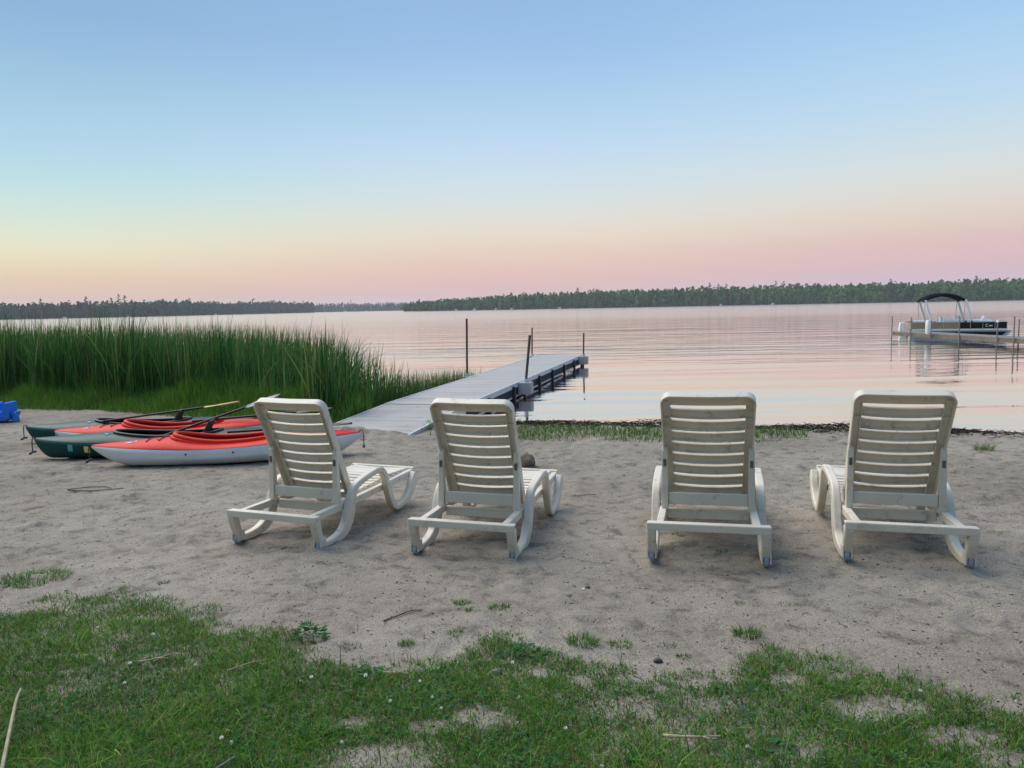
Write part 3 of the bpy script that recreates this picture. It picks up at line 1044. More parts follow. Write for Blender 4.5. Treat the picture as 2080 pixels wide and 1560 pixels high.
    m = MB(); m.loft([[(-3.15, -0.2, 0.0), (-3.15, 0.2, 0.0), (-2.85, 0.16, 0.0), (-2.85, -0.16, 0.0)], [(-3.2, -0.2, 0.6), (-3.2, 0.2, 0.6), (-2.82, 0.18, 0.6), (-2.82, -0.18, 0.6)],
                      [(-3.15, -0.16, 0.98), (-3.15, 0.16, 0.98), (-2.86, 0.14, 1.0), (-2.86, -0.14, 1.0)]])
    m.build('outboard_motor', M['boatwhite'], root, bevel=0.05, seg=3)
    # bimini: an arched cloth with a rolled front and back edge
    X0, X1 = -1.95, 0.35
    rings_t, rings = [], []
    for i in range(19):
        t = i / 18
        x = X0 + (X1 - X0) * t
        z = 2.43 + 0.32 * (1 - abs(2 * t - 1) ** 2.4)
        row_t, row_b = [], []
        for j in range(13):
            v = j / 12 * 2 - 1
            zz = z - 0.10 * v * v - 0.03 * abs(v) ** 6
            row_t.append((x, v * 1.15, zz + 0.03)); row_b.append((x, v * 1.15, zz - 0.06))
        rings.append(row_t + row_b[::-1])
    c = MB(); c.loft(rings); co = c.build('canopy', M['canvas'], root, smooth=True)
    for x, sgn in ((X0, -1), (X1, 1)):
        b_ = MB(); b_.tube([(x + sgn * 0.0, v * 1.15, 2.43 - 0.10 * v * v - 0.08) for v in np.linspace(-1, 1, 9)], 0.055, 8)
        b_.build('rolled_edge', M['canvas'], co, smooth=True)
    for s in (-1, 1):
        y = s * 1.14
        for xt, xl in ((X0 + 0.03, X0 + 0.05), (X1 - 0.05, X1 - 0.10)):
            fr = MB()
            fr.tube([(xt, y, 2.32), (xl, y, 1.0)], 0.02, 8)
            fr.build('canopy_pole', M['alu'], root, smooth=True)
        for xa, xb in ((X0 + 0.06, X0 + 0.46), (X1 - 0.02, X1 + 0.38)):
            bo = MB()
            bo.loft([[(xa - 0.05, y - 0.05, 2.36), (xa + 0.06, y - 0.05, 2.36), (xa + 0.06, y + 0.05, 2.36), (xa - 0.05, y + 0.05, 2.36)],
                     [(xb - 0.08, y - 0.05, 1.0), (xb + 0.08, y - 0.05, 1.0), (xb + 0.08, y + 0.05, 1.0), (xb - 0.08, y + 0.05, 1.0)]])
            bo.build('canopy_brace', M['boatwhite'], root)
        for xb in (X0 + 0.40, X1 + 0.02, X1 + 0.34):
            k = MB(); k.box((xb, s * 1.19, 1.03), (0.10, 0.06, 0.09)); k.build('hinge', M['black'], root, bevel=0.015)


pontoon_boat()

# ------------------------------------------------------------------ kayaks
def kayak(name, bow, stern, style, label, lift=0.0):
    bow = Vector(bow); stern = Vector(stern)
    d = stern - bow
    L = d.length
    mid = (bow + stern) / 2
    gz = float(ground_z(mid.x, mid.y)) + lift
    root = empty(name, (bow.x, bow.y, gz), math.atan2(d.y, d.x))
    tag(root, label, 'kayak', 'kayaks drawn up on the sand')
    red = style == 'red'
    B = 0.35 if red else 0.36
    rake = 0.50 if red else 0.22
    NT, NP = 84, 26

    def hb(t):
        e = abs(2 * t - 1)
        return B * (1 - e ** (2.3 if red else 2.5)) ** 0.92 + 0.012

    def sheer(t):
        if red:
            return 0.210 + 0.035 * (1 - t) ** 3 - 0.025 * math.exp(-((t - 0.42) / 0.22) ** 2) + 0.05 * t ** 3
        return 0.172 + 0.070 * (1 - t) ** 3.0 + 0.05 * t ** 4

    def keel(t):
        kb = max(0.0, 1 - t * L / rake)
        ks = max(0.0, 1 - (1 - t) * L / 0.42)
        z0 = sheer(t)
        return 0.0 + (z0 - 0.02) * (kb ** (1.9 if red else 2.2)) * 0.97 + (z0 - 0.03) * 0.9 * ks ** 1.8 + 0.012 * (2 * t - 1) ** 2

    def crown(t):
        e = abs(2 * t - 1)
        base = 0.042 * (1 - e ** 4) + 0.012
        base += (0.042 if red else 0.038) * math.exp(-((t - 0.30) / 0.13) ** 2)
        base += 0.028 * math.exp(-((t - 0.78) / 0.12) ** 2)
        return base
    ox, oa, ow = 0.505 * L, 0.205 * L, 0.215       # cockpit centre, half length, half width

    def deck_z(x, y):
        t = min(max(x / L, 0), 1)
        b = hb(t)
        v = min(abs(y) / b, 1.0)
        return sheer(t) + crown(t) * (1 - v ** 2.2) ** 0.75

    def cock(x, y):
        return (abs((x - ox) / oa) ** 2.4 + abs(y / ow) ** 2.4)
    ts = [0.5 - 0.5 * math.cos(math.pi * i / NT) * (0.55 + 0.45 * 1) for i in range(NT + 1)]
    # hull
    hull = MB()
    rings = []
    for t in ts:
        b, s, k = hb(t), sheer(t), keel(t)
        ring = []
        for j in range(NP + 1):
            ph = -math.pi / 2 + math.pi * j / NP          # from one seam under the keel to the other
            cy, cz = math.sin(ph), math.cos(ph)
            n = 2.6 + 0.9 * (1 - abs(2 * t - 1))
            y = b * math.copysign(abs(cy) ** (2 / n), cy)
            z = s - (s - k) * abs(cz) ** (2 / n)
            if red:                                        # moulded rails along the side
                fz = (s - z) / max(s - k, 1e-4)
                y *= 1 + 0.018 * math.sin(fz * 16) * (1 - abs(2 * t - 1) ** 3)
            ring.append((t * L, y, z))
        rings.append(ring)
    hull.loft(rings, closed=False, caps=False)
    ho = hull.build('hull', M['hullwhite' if red else 'green'], root, smooth=True)
    sm = ho.modifiers.new('shell', 'SOLIDIFY'); sm.thickness = 0.006; sm.offset = -1 if False else 0
    # deck with the cockpit cut out
    P, keep = [], []
    for t in ts:
        b = hb(t)
        for j in range(NP + 1):
            y = b * math.sin(-math.pi / 2 + math.pi * j / NP)
            x = t * L
            c = cock(x, y)
            P.append([x, y, c])
    V = []
    for x, y, c in P:
        if c < 1:
            sc = (1 / max(c, 1e-3)) ** (1 / 2.4)
            if sc < 1.6:
                xx, yy = ox + (x - ox) * sc, y * sc
            else:
                xx, yy = x, y
        else:
            xx, yy = x, y
        V.append((xx, yy, deck_z(xx, yy) + 0.002))
    F = []
    n = NP + 1
    for i in range(NT):
        for j in range(NP):
            q4 = (i * n + j, i * n + j + 1, (i + 1) * n + j + 1, (i + 1) * n + j)
            if sum(P[a][2] < 1 for a in q4) >= 4 or any(P[a][2] < 0.33 for a in q4):
                continue
            F.append(q4)
    dm = MB(); dm.add(V, F)
    do = dm.build('deck', M['red' if red else 'green'], root, smooth=True)
    sm = do.modifiers.new('shell', 'SOLIDIFY'); sm.thickness = 0.006; sm.offset = -1
    # coaming rim
    cm = MB()
    pts = []
    for k in range(64):
        a = 2 * math.pi * k / 64
        ca, sa = math.cos(a), math.sin(a)
        x = ox + oa * math.copysign(abs(ca) ** (2 / 2.4), ca)
        y = ow * math.copysign(abs(sa) ** (2 / 2.4), sa)
        z = deck_z(x, y) + 0.012
        if red:
            z += 0.030 * max(0, -(x - ox) / oa) ** 1.5
        pts.append((x, y, z))
    cm.tube(pts, 0.026 if red else 0.019, 10, closed=True)
    co = cm.build('cockpit_rim', M['red' if red else 'black'], root, smooth=True)
    if red:
        lip = MB(); lip.tube([(ox + (x - ox) * 1.05, y * 1.07, z - 0.03) for x, y, z in pts], 0.022, 8, closed=True)
        lip.build('rim_skirt', M['red'], co, smooth=True)
    # inside
    fl = MB()
    rings = []
    for i in range(9):
        t = 0.29 + 0.43 * i / 8
        b = hb(t) * 0.90
        rings.append([(t * L, -b, 0.17), (t * L, -b * 0.8, 0.05), (t * L, 0, 0.035), (t * L, b * 0.8, 0.05), (t * L, b, 0.17)])
    fl.loft(rings, closed=False, caps=False)
    fl.build('floor_liner', M['black'], root, smooth=True)
    st = MB()
    st.box((ox + 0.14, 0, 0.085), (0.40, 0.36, 0.06))
    so = st.build('seat', M['blackfabric'], root, bevel=0.02)
    bk = MB()
    xb = ox + oa - (0.20 if red else 0.26)
    hgt = 0.28 if red else 0.40
    prof = [(xb, 0.10), (xb + 0.04, 0.22), (xb + 0.13, hgt)]
    rings = []
    for (x, z), wdt in zip(prof, (0.17, 0.19, 0.13)):
        rings.append([(x, -wdt, z), (x, wdt, z), (x + 0.035, wdt * 0.95, z - 0.01), (x + 0.035, -wdt * 0.95, z - 0.01)])
    bk.loft(rings)
    bk.build('seat_back', M['blackfabric'], so, bevel=0.015)
    # deck fittings
    if red:
        bx0 = 0.205 * L
        cord = MB()
        zig = [(bx0, -0.13), (bx0 + 0.035, 0.12), (bx0 + 0.14, -0.14), (bx0 + 0.19, 0.12), (bx0 + 0.33, -0.16)]
        path = []
        for (xa, ya), (xb2, yb) in zip(zig[:-1], zig[1:]):
            for k in range(8):
                u = k / 8
                path.append((xa + (xb2 - xa) * u, ya + (yb - ya) * u))
        path.append(zig[-1])
        cord.tube([(x, y, deck_z(x, y) + 0.010) for x, y in path], 0.0055, 6)
        cord.build('bungee_cord', M['black'], root, smooth=True)
        for sgn in (-1, 1):                               # pale badge either side of the foredeck
            bd = MB()
            cx, cy = 0.150 * L, sgn * 0.07
            shape = [(-0.075, -0.028), (0.01, -0.040), (0.055, -0.012), (0.05, 0.022), (0.0, 0.020)]
            bd.add([(cx + a, cy + sgn * -b, deck_z(cx + a, cy + sgn * -b) + 0.007) for a, b in shape], [tuple(range(5))])
            bo = bd.build('badge', M['sticker_w'], root)
            inn = MB(); inn.add([(cx + a * 0.45 + 0.012, cy + sgn * -b * 0.45, deck_z(cx + a * 0.45, cy + sgn * -b * 0.45) + 0.011) for a, b in shape], [tuple(range(5))])
            inn.build('badge_mark', M['paddlegrey'], bo)
        for xx in (0.36, 0.53):
            for sgn in (-1, 1):
                t = xx
                s_ = MB(); s_.tube([(t * L, sgn * hb(t) * 0.985, sheer(t) - 0.045), (t * L, sgn * (hb(t) + 0.010), sheer(t) - 0.045)], 0.010, 8)
                s_.build('screw', M['black'], root)
    else:
        def side_pt(x, fz, sgn, off=0.006):
            t = x / L
            b, s, k = hb(t), sheer(t), keel(t)
            z = s - (s - k) * fz
            nn = 2.6 + 0.9 * (1 - abs(2 * t - 1))
            y = b * max(0.0, 1 - fz ** nn) ** (1 / nn)
            return (x, sgn * (y + off), z)
        for nm, x0, x1, f0, f1, mt in (('yellow_label', 0.66, 0.73, 0.16, 0.56, 'sticker_y'), ('registration_sticker', 0.46, 0.60 if style == 'green2' else 0.52, 0.10, 0.62 if style == 'green2' else 0.5, 'sticker_b'),
                                       ('small_print', 0.30, 0.34, 0.14, 0.40, 'sticker_b')):
            if nm == 'small_print':
                continue
            for sgn in (-1,):
                w_ = MB()
                gq = 5
                w_.add([side_pt(x0 + (x1 - x0) * i / gq, f0 + (f1 - f0) * j / gq, sgn, 0.008) for j in range(gq + 1) for i in range(gq + 1)],
                       [(j * (gq + 1) + i, j * (gq + 1) + i + 1, (j + 1) * (gq + 1) + i + 1, (j + 1) * (gq + 1) + i) for j in range(gq) for i in range(gq)])
                w_.build(nm, M[mt], root)
        e = MB()                                            # pale three-stroke mark on the foredeck
        cx, cy = 0.285 * L, -0.12
        for dx, dy in ((-0.05, 0.03), (0.055, 0.02), (-0.005, -0.045)):
            p0, p1 = (cx, cy), (cx + dx, cy + dy)
            e.tube([(p0[0], p0[1], deck_z(*p0) + 0.007), (p1[0], p1[1], deck_z(*p1) + 0.007)], 0.006, 6)
        e.build('deck_mark', M['sticker_w'], root)
    for x, sg in ((0.02, -1), (L - 0.02, 1)):
        h = MB()
        z0 = deck_z(x, 0)
        xe = x + sg * 0.055
        h.tube([(x, 0, z0), (xe - sg * 0.01, 0, z0 + 0.012), (xe, 0, z0 - 0.05), (xe, 0, z0 - 0.17)], 0.006, 6)
        ho2 = h.build('carry_cord', M['black'], root)
        g = MB(); g.tube([(xe, -0.075, z0 - 0.18), (xe, -0.03, z0 - 0.172), (xe, 0.03, z0 - 0.172), (xe, 0.075, z0 - 0.18)], 0.015, 8)
        g.build('toggle', M['black'], ho2, smooth=True)
    return root


kayak('red_kayak', (-4.80, 8.66, 0), (-1.84, 9.19, 0), 'red', 'red and white kayak in front of the other three, nearest the loungers')
kayak('green_kayak', (-5.83, 9.28, 0), (-2.78, 9.74, 0), 'green', 'dark green kayak with yellow label between the two red ones')
kayak('red_kayak', (-6.02, 10.02, 0), (-3.05, 10.36, 0), 'red', 'red kayak mostly hidden between the two green ones')
kayak('green_kayak', (-6.78, 10.62, 0), (-3.75, 11.12, 0), 'green2', 'rearmost dark green kayak with teal sticker, nearest the reeds')


def paddle(p, q, blade_mat, label, roll=0.0, both=True):
    p, q = Vector(p), Vector(q)
    L = (q - p).length
    root = empty('paddle', p)
    root.rotation_euler = (q - p).to_track_quat('X', 'Z').to_euler()
    s = MB(); s.tube([(0.30 if both else 0.05, 0, 0), (L - 0.30, 0, 0)], 0.015, 10)
    s.build('shaft', M['black'], root, smooth=True)
    for end in ((1, 0) if both else (1,)):
        b = MB()
        rings = []
        for i in range(13):
            t = i / 12
            w = 0.012 + 0.056 * math.sin(math.pi * min(1, t * 0.98) ** 0.75) ** 0.8 if t < 1 else 0.012
            x = (L - 0.50 + 0.50 * t) if end else (0.50 - 0.50 * t)
            h = 0.012 * (1 - t) + 0.004
            cup = 0.02 * t
            rings.append([Vector((x, -w, cup)), Vector((x, 0, h)), Vector((x, w, cup)), Vector((x, 0, -h))])
        ro = Matrix.Rotation(roll + (0 if end else 1.1), 3, 'X')
        b.loft([[ro @ v for v in r] for r in rings])
        b.build('blade', M[blade_mat], root, smooth=True)
    tag(root, label, 'paddle', 'paddles left in the kayaks')


paddle((-4.80, 9.28, -0.15), (-3.08, 10.20, 0.40), 'paddlegrey', 'black paddle with grey blade raised over the green kayak', 0.2, False)
paddle((-5.75, 10.60, 0.03), (-3.98, 11.15, 0.20), 'yellow', 'paddle with yellow blade lying across the rearmost kayak', 0.0, False)
paddle((-4.30, 10.10, 0.08), (-2.45, 10.40, 0.17), 'black', 'all black paddle lying along the hidden red kayak', 0.1, False)
paddle((-3.42, 8.98, 0.10), (-1.95, 9.26, 0.13), 'black', 'black paddle lying in the front red kayak behind the lounger', 0.1, False)

# ------------------------------------------------------------------ blue toy
def toy():
    root = empty('toy_rocker', (-8.80, 13.05, float(ground_z(-8.80, 13.05))), R(4))
    root.scale = (0.88, 0.88, 0.88)
    tag(root, 'bright blue plastic toddler rocker at the left edge of the sand', 'toy')
    half = [(0.0, 0.03), (0.24, 0.035), (0.285, 0.07), (0.290, 0.20), (0.298, 0.375), (0.275, 0.400), (0.240, 0.390), (0.215, 0.30), (0.190, 0.225), (0.150, 0.200), (0.080, 0.203), (0.055, 0.23), (0.045, 0.35), (0.030, 0.385)]
    out = half + [(-x, z) for x, z in half[::-1][:-1]]
    n = len(out)
    b = MB()
    rings = []
    for y, s in ((-0.17, 0.96), (-0.14, 1.0), (0.14, 1.0), (0.17, 0.96)):
        rings.append([(x * s, y, 0.2 + (z - 0.2) * s) for x, z in out])
    b.loft(rings)
    b.build('body', M['blue'], root, bevel=0.012, seg=3)
    for s in (-1, 1):
        p = MB()
        p.loft([[(s * 0.292, -0.10, 0.0), (s * 0.365, -0.10, 0.0), (s * 0.365, 0.10, 0.0), (s * 0.292, 0.10, 0.0)],
                [(s * 0.300, -0.09, 0.10), (s * 0.355, -0.09, 0.10), (s * 0.355, 0.09, 0.10), (s * 0.300, 0.09, 0.10)],
                [(s * 0.305, -0.11, 0.17), (s * 0.390, -0.11, 0.18), (s * 0.390, 0.11, 0.18), (s * 0.305, 0.11, 0.17)],
                [(s * 0.330, -0.07, 0.205), (s * 0.385, -0.07, 0.21), (s * 0.385, 0.07, 0.21), (s * 0.330, 0.07, 0.205)]])
        p.build('foot', M['blue'], root, bevel=0.012, seg=2)
    r_m = MB(); r_m.span((-0.26, -0.178, 0.10), (0.26, -0.168, 0.135)); r_m.build('rib', M['blue'], root, bevel=0.004)


toy()

# ------------------------------------------------------------------ loungers
def make_lounger():
    root = empty('lounge_chair')
    C_ = M['chair']
    for s in (-1, 1):
        x0, x1 = s * 0.305, s * 0.358
        fr = MB()
        # rear leg, foot, armrest, front leg and front foot in one moulded band
        fr.ribbon_yz([(0.028, 0.222, 0.070), (0.045, 0.15, 0.060), (0.075, 0.075, 0.050), (0.105, 0.040, 0.050), (0.17, 0.030, 0.052), (0.28, 0.036, 0.060), (0.375, 0.062, 0.080),
                      (0.440, 0.125, 0.098), (0.475, 0.20, 0.096), (0.505, 0.28, 0.076), (0.565, 0.348, 0.052), (0.70, 0.378, 0.044), (0.86, 0.395, 0.044), (0.945, 0.388, 0.046),
                      (1.000, 0.345, 0.052), (1.040, 0.26, 0.060), (1.080, 0.17, 0.062), (1.125, 0.08, 0.056), (1.185, 0.030, 0.046), (1.26, 0.030, 0.044), (1.37, 0.052, 0.062),
                      (1.455, 0.10, 0.085), (1.510, 0.17, 0.096), (1.560, 0.222, 0.098)], x0, x1, 4)
        fr.build('side_frame', C_, root, smooth=True, bevel=0.009, seg=2)
        rl = MB()
        rl.ribbon_yz([(0.030, 0.232, 0.044), (0.4, 0.222, 0.052), (1.0, 0.225, 0.052), (1.60, 0.232, 0.054)], s * 0.258, s * 0.303, 2)
        rl.build('side_rail', C_, root, bevel=0.006)
        wb = MB()
        wb.tube([(s * 0.318, 0.076, 0.036), (s * 0.322, 0.076, 0.036), (s * 0.345, 0.076, 0.036), (s * 0.349, 0.076, 0.036)], [0.030, 0.036, 0.036, 0.030], 18)
        wo = wb.build('caster', M['caster'], root, smooth=True)
        ax = MB(); ax.tube([(s * 0.306, 0.076, 0.036), (s * 0.357, 0.076, 0.036)], 0.008, 8); ax.build('axle', M['slot'], wo)
        for sx in (0.303, 0.351):
            ck = MB(); ck.loft([[(s * sx, 0.045, 0.10), (s * (sx + 0.010), 0.045, 0.10), (s * (sx + 0.010), 0.11, 0.10), (s * sx, 0.11, 0.10)],
                                [(s * sx, 0.040, 0.025), (s * (sx + 0.010), 0.040, 0.025), (s * (sx + 0.010), 0.12, 0.022), (s * sx, 0.12, 0.022)]])
            ck.build('caster_fork', C_, root, bevel=0.003)
    b = MB(); b.span((-0.358, -0.006, 0.213), (0.358, 0.020, 0.261)); b.span((-0.356, 0.018, 0.240), (0.356, 0.060, 0.258))
    b.build('rear_bar', C_, root, bevel=0.006)
    b = MB(); b.span((-0.256, 0.445, 0.170), (0.256, 0.475, 0.236)); b.build('cross_beam', C_, root, bevel=0.006)
    b = MB(); b.span((-0.256, 1.50, 0.19), (0.256, 1.53, 0.245)); b.build('front_beam', C_, root, bevel=0.006)
    # prop that holds the backrest up
    pr = MB(); pr.span((-0.246, 0.398, 0.275), (0.246, 0.420, 0.352))
    po = pr.build('back_prop', C_, root, bevel=0.005)
    for s in (-1, 1):
        st = MB()
        st.loft([[(s * 0.247, 0.388, 0.236), (s * 0.289, 0.388, 0.236), (s * 0.289, 0.432, 0.232), (s * 0.247, 0.432, 0.232)],
                 [(s * 0.247, 0.384, 0.26), (s * 0.289, 0.384, 0.26), (s * 0.289, 0.436, 0.26), (s * 0.247, 0.436, 0.26)],
                 [(s * 0.248, 0.390, 0.40), (s * 0.288, 0.390, 0.40), (s * 0.288, 0.436, 0.40), (s * 0.248, 0.436, 0.40)],
                 [(s * 0.250, 0.398, 0.62), (s * 0.286, 0.398, 0.62), (s * 0.286, 0.425, 0.62), (s * 0.250, 0.425, 0.62)],
                 [(s * 0.252, 0.410, 0.648), (s * 0.284, 0.410, 0.648), (s * 0.284, 0.424, 0.648), (s * 0.252, 0.424, 0.648)]])
        so = st.build('strut', C_, po, bevel=0.004)
        ho = MB(); ho.span((s * 0.258, 0.3905, 0.525), (s * 0.277, 0.400, 0.570)); ho.build('slot', M['slot'], po)
    # backrest
    top = Vector((0, 0.258, 1.012)); bot = Vector((0, 0.640, 0.232))
    dv = (bot - top).normalized()
    nv = Vector((0, dv.z, -dv.y))                  # towards the back and down
    if nv.y > 0: nv = -nv
    BL = (bot - top).length

    def bp(x, s_, n_):
        p = top + dv * s_ + nv * n_
        return (x, p.y, p.z)

    def hw(s_):
        return 0.286 - 0.014 * s_ / BL
    cr = 0.062
    outer = []
    for k in range(0, 9):
        a = math.pi / 2 * k / 8
        outer.append((-(hw(0) - cr) - cr * math.cos(math.pi / 2 - a) if False else -(hw(0) - cr + cr * math.cos(a)), cr - cr * math.sin(a)))
    path_l = [(-hw(BL), BL), (-hw(BL * 0.6), BL * 0.6), (-hw(0.3), 0.3), (-hw(0.12), 0.12)] + outer
    top_mid = [(x, 0.004 * (1 - abs(x) / 0.22)) for x in (-0.11, 0.0, 0.11)]
    path = path_l + top_mid + [(-x, s_) for x, s_ in path_l[::-1]]
    rim = MB()
    rings = []
    m = len(path)
    for i, (x, s_) in enumerate(path):
        xa, sa = path[max(i - 1, 0)]; xb, sb = path[min(i + 1, m - 1)]
        tx, ts_ = xb - xa, sb - sa
        l = math.hypot(tx, ts_) or 1
        nx_, ns_ = -ts_ / l, tx / l                # inward
        inx, ins = (x + nx_ * 0.0105, s_ + ns_ * 0.0105)
        rings.append([bp(x, s_, 0.040), bp(x, s_, -0.022), bp(inx, ins, -0.022), bp(inx, ins, 0.040)])
    rim.loft(rings)
    bo = rim.build('backrest', C_, root, smooth=True, bevel=0.004)
    for s in (-1, 1):                              # flat side members inside the rim
        sm_ = MB()
        rg = []
        for s_ in (0.064, 0.3, 0.6, BL - 0.004):
            xo, xi = s * (hw(s_) - 0.010), s * (hw(s_) - 0.052)
            rg.append([bp(xo, s_, -0.006), bp(xi, s_, -0.006), bp(xi, s_, -0.019), bp(xo, s_, -0.019)])
        sm_.loft(rg)
        sm_.build('side_member', C_, bo)
        lp = MB()
        lp.loft([[bp(s * (hw(a) - 0.052), a, 0.010), bp(s * (hw(a) - 0.057), a, 0.010), bp(s * (hw(a) - 0.057), a, -0.0195), bp(s * (hw(a) - 0.052), a, -0.0195)] for a in (0.09, 0.3, 0.6, BL - 0.01)])
        lp.build('inner_lip', C_, bo)
        for a in (0.185,):
            g = MB(); g.loft([[bp(s * (hw(a) - 0.012), a - 0.003, 0.014), bp(s * (hw(a) - 0.012), a + 0.003, 0.014), bp(s * (hw(a) - 0.012), a + 0.003, -0.006), bp(s * (hw(a) - 0.012), a - 0.003, -0.006)],
                              [bp(s * (hw(a) - 0.051), a - 0.003, 0.010), bp(s * (hw(a) - 0.051), a + 0.003, 0.010), bp(s * (hw(a) - 0.051), a + 0.003, -0.006), bp(s * (hw(a) - 0.051), a - 0.003, -0.006)]])
            g.build('gusset', C_, bo)

    def slat(a0, a1, name, bow_=0.020, parent=bo, flange=0.012):
        sl = MB()
        rg = []
        for k in range(13):
            u = k / 12 * 2 - 1
            x = u * (hw((a0 + a1) / 2) - 0.055)
            n_ = bow_ * (1 - u * u) - 0.010
            rg.append([bp(x, a0, n_ + flange), bp(x, a0 + 0.005, n_ + flange), bp(x, a0 + 0.006, n_), bp(x, a1 - 0.006, n_), bp(x, a1 - 0.005, n_ + flange), bp(x, a1, n_ + flange),
                       bp(x, a1, n_ - 0.008), bp(x, a0, n_ - 0.008)])
        sl.loft(rg)
        return sl.build(name, C_, parent, smooth=True)
    tp = MB()
    rg = []
    for a in (0.010, 0.016, 0.024, 0.034, 0.048, 0.066, 0.094):
        xm = hw(a) - (cr - math.sqrt(max(cr * cr - (cr - a) ** 2, 0)) if a < cr else 0) - 0.011
        rg.append([bp(xm * u, a, -0.012 + 0.010 * (1 - u * u)) for u in np.linspace(-1, 1, 11)] + [bp(xm * u, a, -0.020 + 0.010 * (1 - u * u)) for u in np.linspace(1, -1, 11)])
    tp.loft(rg)
    tp.build('top_panel', C_, bo, smooth=True)
    for k in range(8):
        a0 = 0.114 + k * 0.0868
        slat(a0, a0 + 0.0670, 'slat')
    slat(0.812, BL - 0.002, 'bottom_panel', 0.010)
    # seat
    se = MB(); se.span((-0.256, 0.60, 0.236), (-0.215, 1.60, 0.262)); se.span((0.215, 0.60, 0.236), (0.256, 1.60, 0.262))
    se.span((-0.302, 1.585, 0.215), (0.302, 1.628, 0.272))
    seo = se.build('seat', C_, root, bevel=0.006)
    for k in range(12):
        y0 = 0.64 + k * 0.079
        sl = MB()
        rg = []
        for j in range(9):
            u = j / 8 * 2 - 1
            z = 0.272 - 0.010 * (1 - u * u) + 0.016 * math.exp(-((y0 - 1.2) / 0.2) ** 2)
            rg.append([(u * 0.252, y0, z), (u * 0.252, y0 + 0.062, z), (u * 0.252, y0 + 0.062, z - 0.016), (u * 0.252, y0, z - 0.016)])
        sl.loft(rg)
        sl.build('slat', C_, seo, bevel=0.004)
    return root


proto = make_lounger()
SPOTS = [(-1.668, 5.139, -0.326, -0.128, 0.010, 'white plastic lounger nearest the kayaks, first in the row'),
         (-0.352, 4.790, -0.264, -0.114, 0.010, 'white plastic lounger in front of the jetty, second in the row'),
         (1.140, 4.426, -0.248, -0.057, -0.008, 'white plastic lounger with weeds under it, third in the row'),
         (2.299, 4.355, -0.244, -0.061, 0.006, 'white plastic lounger nearest the pontoon boat, last in the row')]
for i, (x, y, a, z, tilt, lab) in enumerate(SPOTS):
    o = proto if i == 0 else copy_tree(proto)
    o.location = (x, y, z)
    o.rotation_euler = (0, tilt, a)
    tag(o, lab, 'lounge chair', 'white loungers lined up facing the lake')

# ------------------------------------------------------------------ blades (grass, reeds)
def blades(base, h, w, lean, az, curl, cols, nseg=4, tip=0.06, twist=None):
    """strap leaves: base (N,3), height, width, lean (tip offset / height), azimuth of lean, curl power"""
    N = len(base)
    t = np.linspace(0, 1, nseg + 1)
    off = (lean[:, None] * h[:, None]) * t[None, :] ** curl[:, None]
    z = h[:, None] * (t[None, :] - 0.28 * np.minimum(lean[:, None], 1.6) * t[None, :] ** (curl[:, None] + 1) * 0.8)
    cx = base[:, 0:1] + off * np.cos(az)[:, None]
    cy = base[:, 1:2] + off * np.sin(az)[:, None]
    cz = base[:, 2:3] + z
    fa = rng.uniform(0, 2 * np.pi, N) if twist is None else twist
    wv = w[:, None] * (tip + (1 - tip) * (1 - t[None, :] ** 2.2)) * 0.5
    sx, sy = np.cos(fa)[:, None] * wv, np.sin(fa)[:, None] * wv
    A = np.stack([cx - sx, cy - sy, cz], -1)
    B = np.stack([cx + sx, cy + sy, cz], -1)
    V = np.stack([A, B], 2).reshape(N, -1, 3)
    n2 = 2 * (nseg + 1)
    b0 = (np.arange(N) * n2)[:, None]
    k = np.arange(nseg)[None, :] * 2
    F = np.stack([b0 + k, b0 + k + 1, b0 + k + 3, b0 + k + 2], -1).reshape(-1, 4)
    C3 = np.repeat(cols, n2, 0)
    return V.reshape(-1, 3), F, C3


def merge(parts):
    Vs, Fs, Cs, o = [], [], [], 0
    for v, f, c in parts:
        Vs.append(v); Fs.append(f + o); Cs.append(c); o += len(v)
    return np.concatenate(Vs), np.concatenate(Fs), np.concatenate(Cs)


def pick_cols(n, palette, weights, jitter=0.25):
    P = np.array(palette)
    k = rng.choice(len(P), n, p=np.array(weights) / sum(weights))
    return P[k] * rng.uniform(1 - jitter, 1 + jitter, (n, 1))


def dock_left_x(y):
    return DR.x + DA.x / DA.y * (y - DR.y) - DW / DA.y * 1.0


RF_X = np.array([-16, -11.9, -9, -6.4, -4, -2.9, -2.2, -1.2])
RF_Y = np.array([19.5, 17.6, 16.5, 15.3, 13.7, 12.7, 12.6, 14.5])


def reed_front(x):
    return np.interp(x, RF_X, RF_Y) - 0.45 + 0.35 * vnoise(np.asarray(x) * 1.3, np.asarray(x) * 0 + 7, 33)


# --- the cattail bed
N = 21000
x = rng.uniform(-17, -1.2, N)
dep = rng.uniform(0, 1, N) ** 1.25
depth = np.interp(x, [-17, -7, -4.5, -3.0, -1.2], [8.0, 7.0, 4.6, 3.4, 2.4])
y = reed_front(x) + dep * depth
clump = fbm(x * 0.9, y * 0.9, 77, 3)
keepm = (x < dock_left_x(y) - 0.22) & (clump + np.interp(x, [-17, -6, -3.6, -2], [0.9, 0.8, 0.30, 0.02]) > rng.uniform(0, 1, N) * 0.7 - 0.05)
x, y, clump = x[keepm], y[keepm], clump[keepm]
N = len(x)
hmax = np.interp(x, [-17, -6.4, -4.6, -3.5, -2.6, -1.9, -1.2], [2.12, 2.10, 1.96, 1.82, 1.55, 1.15, 0.75])
h = hmax * (0.86 + 0.12 * clump) * (0.55 + 0.50 * rng.uniform(0, 1, N) ** 0.7)
spike = rng.uniform(0, 1, N) < 0.10
h = np.where(spike, h * 1.12, h)
z = np.maximum(ground_smooth(x, y), -0.62)
